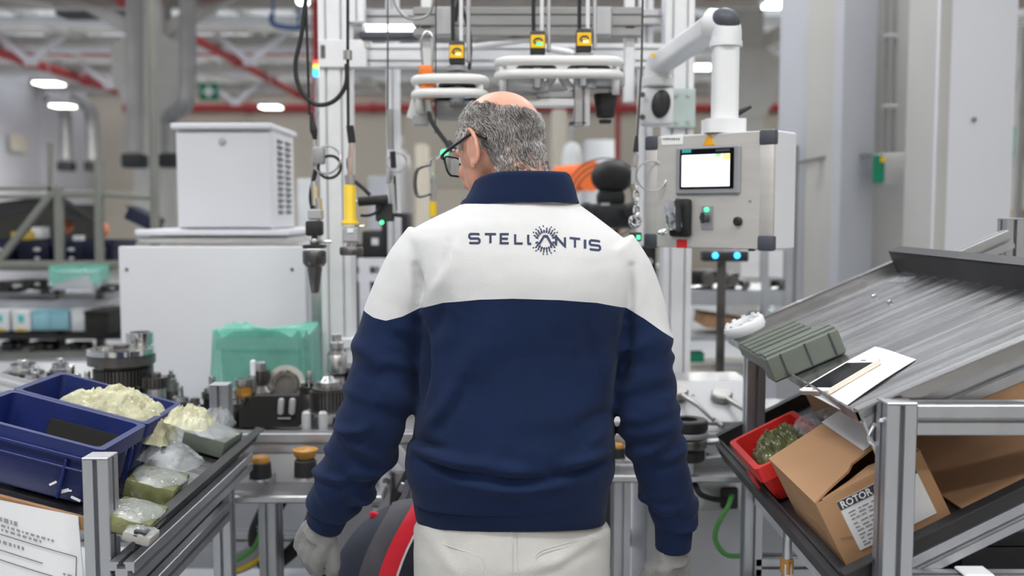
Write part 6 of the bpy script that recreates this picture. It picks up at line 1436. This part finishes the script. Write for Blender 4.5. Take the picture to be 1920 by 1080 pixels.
# ================================================================== farther stations
mat('rack_olive', (.20, .205, .185), .55, .3, .1, 5)
mat('dark_canopy', (.022, .021, .017), .7, 0, .2, 4)
mat('shelf_grey', (.42, .43, .46), .5, .2, .08, 5)
mat('pack_blue', (.22, .44, .52), .35, 0, .12, 6)
mat('carton_white', (.60, .62, .64), .6, 0, .04, 6)
mat('terracotta', (.60, .20, .10), .55, 0, .1, 8)
mat('machine_beige', (.52, .48, .41), .6, 0, .06, 4)
mat('machine_dark', (.016, .016, .018), .5, .3, .3, 9)
mat('mustard', (.50, .34, .06), .6, 0, .15, 8)
mat('robot_orange', (.85, .17, .03), .4, 0, .05, 6)
DL = 5.6
rkb = thing('storage_scaffold', 'olive grey tubular storage frame behind the left rack', 'frame', W(100, 700, DL))
def fp(a, b, r=.022, d=DL, d2=None): part(rkb, 'frame_tube', MB().prism(round_rect_pts(2 * r, 2 * r, r * .3, 2), W(*a, d), W(*b, d2 or d)), 'rack_olive', world=True)
fp((94, 268), (94, 356), .012); fp((110, 352), (116, 720)); fp((185, 300), (190, 720)); fp((-60, 354), (106, 353), .012); fp((100, 365), (186, 362), .020); fp((-60, 370), (100, 368), .014, 5.9); fp((186, 364), (292, 372), .014)
fp((98, 362), (-8, 498), .020); fp((-60, 497), (224, 497), .024); fp((-60, 668), (224, 660), .018, DL - .16); fp((283, -40), (291, 432), .020, 5.2); fp((291, 432), (296, 760), .020, 5.2)
part(rkb, 'canopy', flap([W(-60, 392, 5.9), W(112, 372, 5.9), W(122, 384, 6.5), W(-60, 420, 6.5)], .02), 'dark_canopy', world=True); part(rkb, 'canopy', flap([W(112, 372, 5.9), W(190, 425, 5.9), W(180, 432, 6.5), W(100, 384, 6.5)], .02), 'dark_canopy', world=True)
part(rkb, 'back_panel', MB().box(W(60, 430, 6.9), (1.0, .03, .34)), 'dark_canopy', world=True)
part(rkb, 'shelf', MB().box(W(80, 500, DL + .25), (1.0, .5, .02)), 'shelf_grey', world=True)
part(rkb, 'shelf', MB().box(W(80, 567, DL + .20), (1.0, .6, .075)), 'shelf_grey', world=True); part(rkb, 'shelf', MB().box(W(80, 628, DL - .11) + Vector((0, .24, 0)), (1.0, .72, .02)), 'machine_dark', world=True); part(rkb, 'shelf', MB().box(W(80, 662, DL + .1), (1.0, .5, .03)), 'shelf_grey', world=True)
for k, (px, w_) in enumerate(((18, 'leftmost'), (88, 'left of the first frame post'), (150, 'between the frame posts'), (206, 'next to the white cabinet'))):
    p = W(px, 493, DL + .25); t = thing('navy_crate', 'dark navy storage crate on the frame shelf, ' + w_, 'crate', p); part(t, 'shell', bin_mb(.185, .34, .135, rim=.006), 'navy_bin'); part(t, 'tag', MB().sphere((.03, -.182, .085), (.022, .006, .012), 12, 8), 'shelf_grey'); part(t, 'tag', MB().sphere((.03, -.182, .035), (.016, .006, .010), 12, 8), 'shelf_grey')
zc_ = W(88, 448, DL).z
def small(name, label, cat, px, py, d, size, m, kind='box', rot=None):
    p = W(px, py, d); t = thing(name, label, cat, (p.x, p.y, p.z))
    if kind == 'box':
        part(t, 'box_body', MB().box((0, 0, 0), size, rot, bev=.006), m); part(t, 'lid_edge', MB().box((0, 0, size[2] * .44), (size[0] * 1.03, size[1] * 1.03, size[2] * .08), rot), m)
    elif kind == 'ball': part(t, 'round_body', MB().sphere((0, 0, 0), size, 18, 12), m, 180); part(t, 'neck', MB().lathe([(size[0] * .4, -size[2] * 1.3), (size[0] * .45, -size[2] * .6)], n=14), m)
    return t
small('wrapped_parcel', 'mustard yellow parcel on top of the navy crates', 'parcel', 52, 442, DL + .3, (.12, .16, .05), 'mustard'); small('white_parcel', 'white parcel on top of the navy crates', 'parcel', 76, 437, DL + .32, (.06, .12, .07), 'carton_white'); small('white_cup', 'small white tub on the navy crate between the posts', 'tub', 148, 447, DL + .22, (.05, .06, .035), 'carton_white')
small('orange_float', 'round terracotta part above the crates between the posts', 'part', 128, 424, 6.3, (.035, .035, .038), 'terracotta', 'ball'); small('orange_float', 'round terracotta part right of the second frame post', 'part', 197, 430, 6.3, (.025, .03, .040), 'terracotta', 'ball')
small('navy_tilted_bin', 'navy bin tilted on the frame behind the cabinet corner', 'bin', 272, 410, 5.7, (.17, .16, .075), 'navy_bin', 'box', (0, .45, 0))
small('grey_tote', 'grey tote hung with a green bag on the frame shelf', 'tote', 150, 524, DL - .16, (.21, .20, .10), 'pillar_blue'); 
gb = MB().grid(lambda u, v: (W(148, 500, DL - .16).x + (.125 + .012 * math.sin(u * 40)) * sup(math.cos(2 * pi * u), 5), DL - .16 + (.12 + .01 * math.sin(u * 50)) * sup(math.sin(2 * pi * u), 5), W(148, 497, DL - .16).z - v * (.075 + .03 * math.sin(u * 21))), 60, 6, closed_u=True)
solo('green_bag', gb, 'teal_bag', 'green plastic bag over the rim of the grey tote', 'bag', smooth=180)
for k, (px, w_) in enumerate(((12, 'left'), (52, 'right'))):
    p = W(px, 618, DL - .11); t = thing('printed_carton', 'small white carton with teal and yellow marks on the low shelf, %s one' % w_, 'carton', p); part(t, 'body', MB().box((0, 0, .058), (.10, .14, .115), bev=.004), 'carton_white'); part(t, 'mark', MB().box((0, -.072, .07), (.03, .003, .035)), 'teal_print'); part(t, 'mark', MB().box((0, -.072, .008), (.06, .003, .016)), 'mustard')
for k, (px, w_) in enumerate(((88, 'left'), (122, 'right'))): small('blue_pack', 'pale blue shrink wrapped pack on the low shelf, %s one' % w_, 'pack', px, 598, DL - .11, (.10, .14, .11), 'pack_blue')
small('grey_carton', 'plain grey carton at the end of the low shelf', 'carton', 158, 598, DL - .11, (.085, .14, .125), 'carton_white'); small('drawer_cabinet', 'black drawer unit beside the white cabinet', 'cabinet', 202, 600, DL - .19, (.13, .3, .13), 'black_gap')
for k, (px, py, s, w_) in enumerate(((20, 535, .10, 'left edge'), (62, 530, .09, 'middle'), (95, 538, .06, 'near the grey tote'), (205, 535, .07, 'right of the grey tote'), (30, 642, .08, 'low at the left edge'), (85, 645, .09, 'low in the middle'), (150, 645, .08, 'low beside the gear stack'))):
    p = W(px, py + 12, DL - .05); t = thing('machine_part', 'dark machine part on the far shelf, ' + w_, 'machine part', p); part(t, 'block', MB().box((0, 0, s * .3), (s * 1.4, .12, s * .6), bev=.008), 'machine_dark'); part(t, 'cylinder', MB().lathe([(s * .3, 0), (s * .3, .05)], (s * .2, -.06, s * .35), (0, -1, 0), 18), 'machine_dark'); part(t, 'rod', MB().tube([(-s, -.07, s * .25), (s * .8, -.07, s * .35)], .008, 8), 'duct')
# left wall notice
solo('wall_notice', MB().box(W(36, 268, 21.0), (.02, .7, .34), (0, 0, 0)), 'wall_cream', 'small beige notice on the left wall', 'notice')
# ---- beyond the gantry, centre
t = thing('guard_enclosure', 'pale framed machine guard behind the worker\'s left shoulder', 'machine guard', W(730, 700, 4.3))
for px in (684, 722, 775): part(t, 'guard_post', MB().box((W(px, 500, 4.3).x, 4.3, .62), (.045, .045, 1.24)), 'alu_lit', world=True)
for py in (492, 520, 640): part(t, 'guard_rail', MB().box((W(728, py, 4.3).x, 4.3, W(728, py, 4.3).z), (.26, .04, .035)), 'alu_lit', world=True)
part(t, 'guard_pane', MB().box((W(728, py, 4.32).x, 4.33, .60), (.22, .01, .6)), 'glass_plate', world=True)
for px, py, sx, sz, m, lb in ((705, 465, .10, .16, 'machine_dark', 'dark machine head above the pale guard'), (745, 445, .12, .22, 'machine_dark', 'dark machine head left of the shoulder'), (662, 560, .06, .5, 'machine_dark', 'dark machine column behind the gantry post')):
    p = W(px, py, 4.5); t = thing('drilling_machine', lb, 'machine', p); part(t, 'body', MB().box((0, 0, 0), (sx, .2, sz), bev=.01), m); part(t, 'spindle', MB().lathe([(.02, 0), (.02, .06)], (0, 0, -sz / 2 - .05), (0, 0, 1), 14), 'steel'); part(t, 'side_tag', MB().box((.01, -.104, sz * .2), (.03, .006, .03)), 'carton_white'); part(t, 'stand', MB().box((0, .06, -(p.z + sz * .4) / 2), (.06, .06, p.z - sz * .4)), 'machine_dark')
p = W(753, 420, 6.0); t = thing('gas_cylinder', 'grey upright cylinder behind the slim hanging tool', 'cylinder', (p.x, 6.0, 0)); part(t, 'cylinder_wall', MB().lathe([(.065, 0), (.065, 1.70), (.05, 1.80), (.02, 1.84)], n=24), 'duct', 60); part(t, 'valve', MB().lathe([(.02, 1.84), (.02, 1.92)], n=12), 'steel')
def cabinet(px0, px1, py0, d, dep, label, m, stripe=None):
    a, b = W(px0, py0, d), W(px1, py0, d); t = thing('machine_housing', label, 'machine', ((a.x + b.x) / 2, d + dep / 2, 0)); w_ = b.x - a.x
    part(t, 'housing', MB().box((0, 0, a.z / 2), (w_, dep, a.z), bev=.015), m); part(t, 'door_panel', MB().box((0, -dep / 2 - .01, a.z * .55), (w_ * .85, .02, a.z * .7), bev=.005), m); part(t, 'handle', MB().box((w_ * .3, -dep / 2 - .03, a.z * .6), (.02, .03, .12), bev=.004), 'rubber')
    return t
cabinet(1035, 1062, 205, 8.0, .3, 'narrow beige machine column right of the worker\'s head', 'machine_beige'); cabinet(778, 800, 270, 8.5, .3, 'narrow cream machine column left of the worker\'s head', 'wall_cream'); cabinet(1098, 1152, 262, 9.5, .4, 'pale machine housing behind the black fan', 'carton_white'); cabinet(690, 724, 330, 9.0, .4, 'pale blue machine housing behind the yellow handle', 'pillar_blue'); cabinet(556, 606, 335, 7.5, .4, 'pale machine housing left of the gantry post', 'carton_white')
t = thing('white_vessel', 'pale rounded vessel behind the worker\'s right shoulder', 'vessel', (W(1072, 320, 7.0).x, 7.0, 0)); part(t, 'vessel_wall', MB().lathe([(.06, 0), (.07, 1.3), (.07, 1.85), (.05, 1.93), (.02, 1.95)], n=20), 'carton_white', 60); part(t, 'outlet', MB().tube([(0, 0, 1.95), (0, 0, 2.1)], .02, 10), 'steel')
t = thing('robot_arm', 'orange robot arm partly hidden by the black fan', 'robot', (W(1085, 350, 6.0).x, 6.0, 0)); part(t, 'base', MB().lathe([(.16, 0), (.15, .3), (.12, 1.0), (.11, 1.45)], n=24), 'mesh_shade'); part(t, 'upper_arm', MB().prism(round_rect_pts(.15, .16, .04, 4), W(1040, 338, 6.0), W(1120, 330, 6.0)), 'robot_orange', world=True); part(t, 'joint', MB().tube([W(1108, 330, 5.88), W(1108, 330, 6.1)], .09, 20), 'robot_orange', world=True); part(t, 'joint', MB().tube([W(1062, 348, 5.88), W(1062, 348, 6.1)], .075, 20), 'robot_orange', world=True)
t = thing('pedestal_fan', 'black pedestal fan with wire guard behind the worker\'s right shoulder', 'fan', (W(1145, 350, 3.6).x, 3.6, 0)); c = W(1147, 332, 3.6)
part(t, 'motor_head', MB().sphere(c, (.075, .06, .062), 24, 16), 'rubber', 180, world=True); part(t, 'neck', MB().box(W(1145, 372, 3.6), (.10, .08, .06), bev=.02), 'rubber', world=True); part(t, 'body', MB().box(W(1147, 405, 3.6), (.17, .12, .09), bev=.02), 'dark_plastic', world=True); part(t, 'stand', MB().tube([W(1145, 430, 3.6), (c.x, 3.6, .02)], .03, 14), 'dark_plastic', world=True); part(t, 'foot', MB().lathe([(.18, 0), (.17, .02), (.04, .03)], (c.x, 3.6, 0), (0, 0, 1), 24), 'dark_plastic', world=True); part(t, 'print', MB().box(W(1135, 383, 3.54), (.03, .003, .009)), 'carton_white', world=True)
for k in range(3): part(t, 'guard_ring', MB().tube([W(1135, 372, 3.75) + Vector((R_ * math.cos(a), .03 * k, R_ * math.sin(a))) for R_ in (.150 - .02 * k,) for a in np.linspace(0, 2 * pi, 36)[:-1]], .003, 6, closed=True), 'steel_dark', world=True)
for px, s_ in ((1098, -1), (1185, 1)): part(t, 'side_pod', MB().lathe([(.025, 0), (.03, .01), (.03, .05), (.02, .06)], W(px, 395, 3.52), (0, -1, 0), 18), 'dark_plastic', world=True)
# ---- shelves behind the operator panel
DS = 4.3
t = thing('parts_shelf', 'grey shelf unit behind the operator panel', 'shelf', W(1370, 800, DS + .2))
for px in (1300, 1436, 1478): part(t, 'shelf_post', MB().box((W(px, 500, DS).x, DS + (.3 if px == 1300 else 0), .85), (.032, .035, 1.70)), 'shelf_grey', world=True)
for py, th in ((558, .065), (634, .022), (700, .02)): part(t, 'shelf_board', MB().box((W(1380, py, DS).x, DS + .2, W(1380, py, DS).z), (.48, .42, th)), 'shelf_grey' if py != 700 else 'machine_beige', world=True)
solo('pinned_sheet', MB().box(W(1407, 494, DS - .04), (.078, .004, .115)), 'paper', 'white sheet hanging on the shelf post under the panel, left one', 'paper'); solo('pinned_sheet', MB().box(W(1454, 494, DS - .02), (.060, .004, .115)), 'paper', 'white sheet hanging on the shelf post under the panel, right one', 'paper')
for k, (px, py, s, w_) in enumerate(((1312, 520, .10, 'on the upper shelf at the left'), (1355, 522, .09, 'on the upper shelf in the middle'), (1385, 530, .05, 'on the upper shelf under the sheets'), (1452, 535, .05, 'on the upper shelf at the right'))):
    p = W(px, 545, DS + .1); p.z = W(1380, 558, DS).z + .034; tt = thing('machine_part', 'dark machine part ' + w_, 'machine part', p); part(tt, 'block', MB().box((0, 0, s * .4), (s * 1.3, .12, s * .8), bev=.008), 'machine_dark'); part(tt, 'cylinder', MB().lathe([(s * .3, 0), (s * .3, .05)], (s * .2, -.06, s * .45), (0, -1, 0), 18), 'steel_dark'); part(tt, 'rod', MB().tube([(-s * .7, -.08, s * .1), (s * .6, -.08, s * .2)], .006, 8), 'steel')
small('flat_carton', 'open brown carton on the middle shelf behind the panel', 'carton', 1352, 602, DS + .15, (.20, .25, .055), 'carton', 'box', (0, .15, 0)); small('dark_tote', 'dark tote on the middle shelf right of the carton', 'tote', 1430, 605, DS + .15, (.08, .2, .08), 'machine_dark'); small('green_part', 'small dark green part on the bottom shelf', 'part', 1302, 668, DS + .1, (.07, .1, .04), 'sign_green'); small('pale_case', 'pale case on the bottom shelf behind the right rack', 'case', 1375, 691, DS + .1, (.16, .1, .03), 'carton_white')
gb = MB().grid(lambda u, v: (W(1500, 600, 4.0).x + (.11 + .01 * math.sin(u * 44)) * sup(math.cos(2 * pi * u), 5), 4.0 + (.10 + .01 * math.sin(u * 50)) * sup(math.sin(2 * pi * u), 5), W(1500, 585, 4.0).z - v * .11 + .006 * math.sin(u * 70)), 60, 6, closed_u=True)
t = thing('green_covered_crate', 'crate with a green plastic cover behind the right rack', 'crate', (W(1500, 600, 4.0).x, 4.0, 0)); part(t, 'cover', gb, 'teal_bag', 180, world=True); part(t, 'crate_shell', bin_mb(.20, .18, .12).xf(TR(0, 0, W(1500, 640, 4.0).z)), 'pillar_blue'); part(t, 'stand', MB().box((0, 0, W(1500, 640, 4.0).z / 2), (.25, .25, W(1500, 640, 4.0).z)), 'shelf_grey')
t = thing('camera_unit', 'black unit with two blue lights under the operator panel', 'camera', W(1358, 480, 3.3)); part(t, 'bar', MB().box((0, 0, 0), (.15, .06, .035), bev=.006), 'dark_plastic'); part(t, 'post', MB().tube([(0, .04, 0), (0, .04, -W(1358, 480, 3.3).z)], .015, 10), 'steel_dark')
for s_ in (-1, 1): part(t, 'blue_light', MB().lathe([(.010, 0), (.009, .005), (.004, .008)], (s_ * .036, -.03, .003), (0, -1, 0), 16), 'led_blue')
for px, py, sx, sz, lb in ((1212, 500, .05, .14, 'dark valve block left of the right gantry post'), (1210, 580, .05, .10, 'lower dark valve block left of the right gantry post')):
    p = W(px, py, 3.3); t = thing('valve_block', lb, 'valve', p); part(t, 'body', MB().box((0, 0, 0), (sx, .1, sz), bev=.006), 'machine_dark'); part(t, 'port', MB().lathe([(.012, 0), (.012, .02)], (0, -.05, .02), (0, -1, 0), 12), 'steel'); part(t, 'stay', MB().tube([(0, .04, 0), (.05, .04, 0)], .008, 8), 'steel')
t = thing('parts_carousel', 'dark tray of shiny machine parts behind the tilted steel tray', 'machine part', W(1870, 720, 2.9))
for k, (px, py, r, h_, m) in enumerate(((1845, 700, .03, .06, 'chrome'), (1880, 690, .035, .09, 'steel'), (1905, 720, .04, .03, 'steel_dark'), (1830, 730, .05, .02, 'steel_dark'), (1868, 735, .03, .03, 'chrome'))): part(t, 'turned_part', MB().lathe([(r, 0), (r, h_ * .6), (r * .7, h_ * .65), (r * .7, h_)], W(px, py, 2.75 + .05 * k), (0, 0, 1), 20), m, world=True)
part(t, 'tray', MB().box(W(1900, 750, 2.9), (.6, .5, .02)), 'black_gap', world=True); part(t, 'stand', MB().box((W(1900, 750, 2.9).x, 2.9, W(1900, 752, 2.9).z / 2 - .005), (.4, .4, W(1900, 752, 2.9).z - .01)), 'machine_dark', world=True)
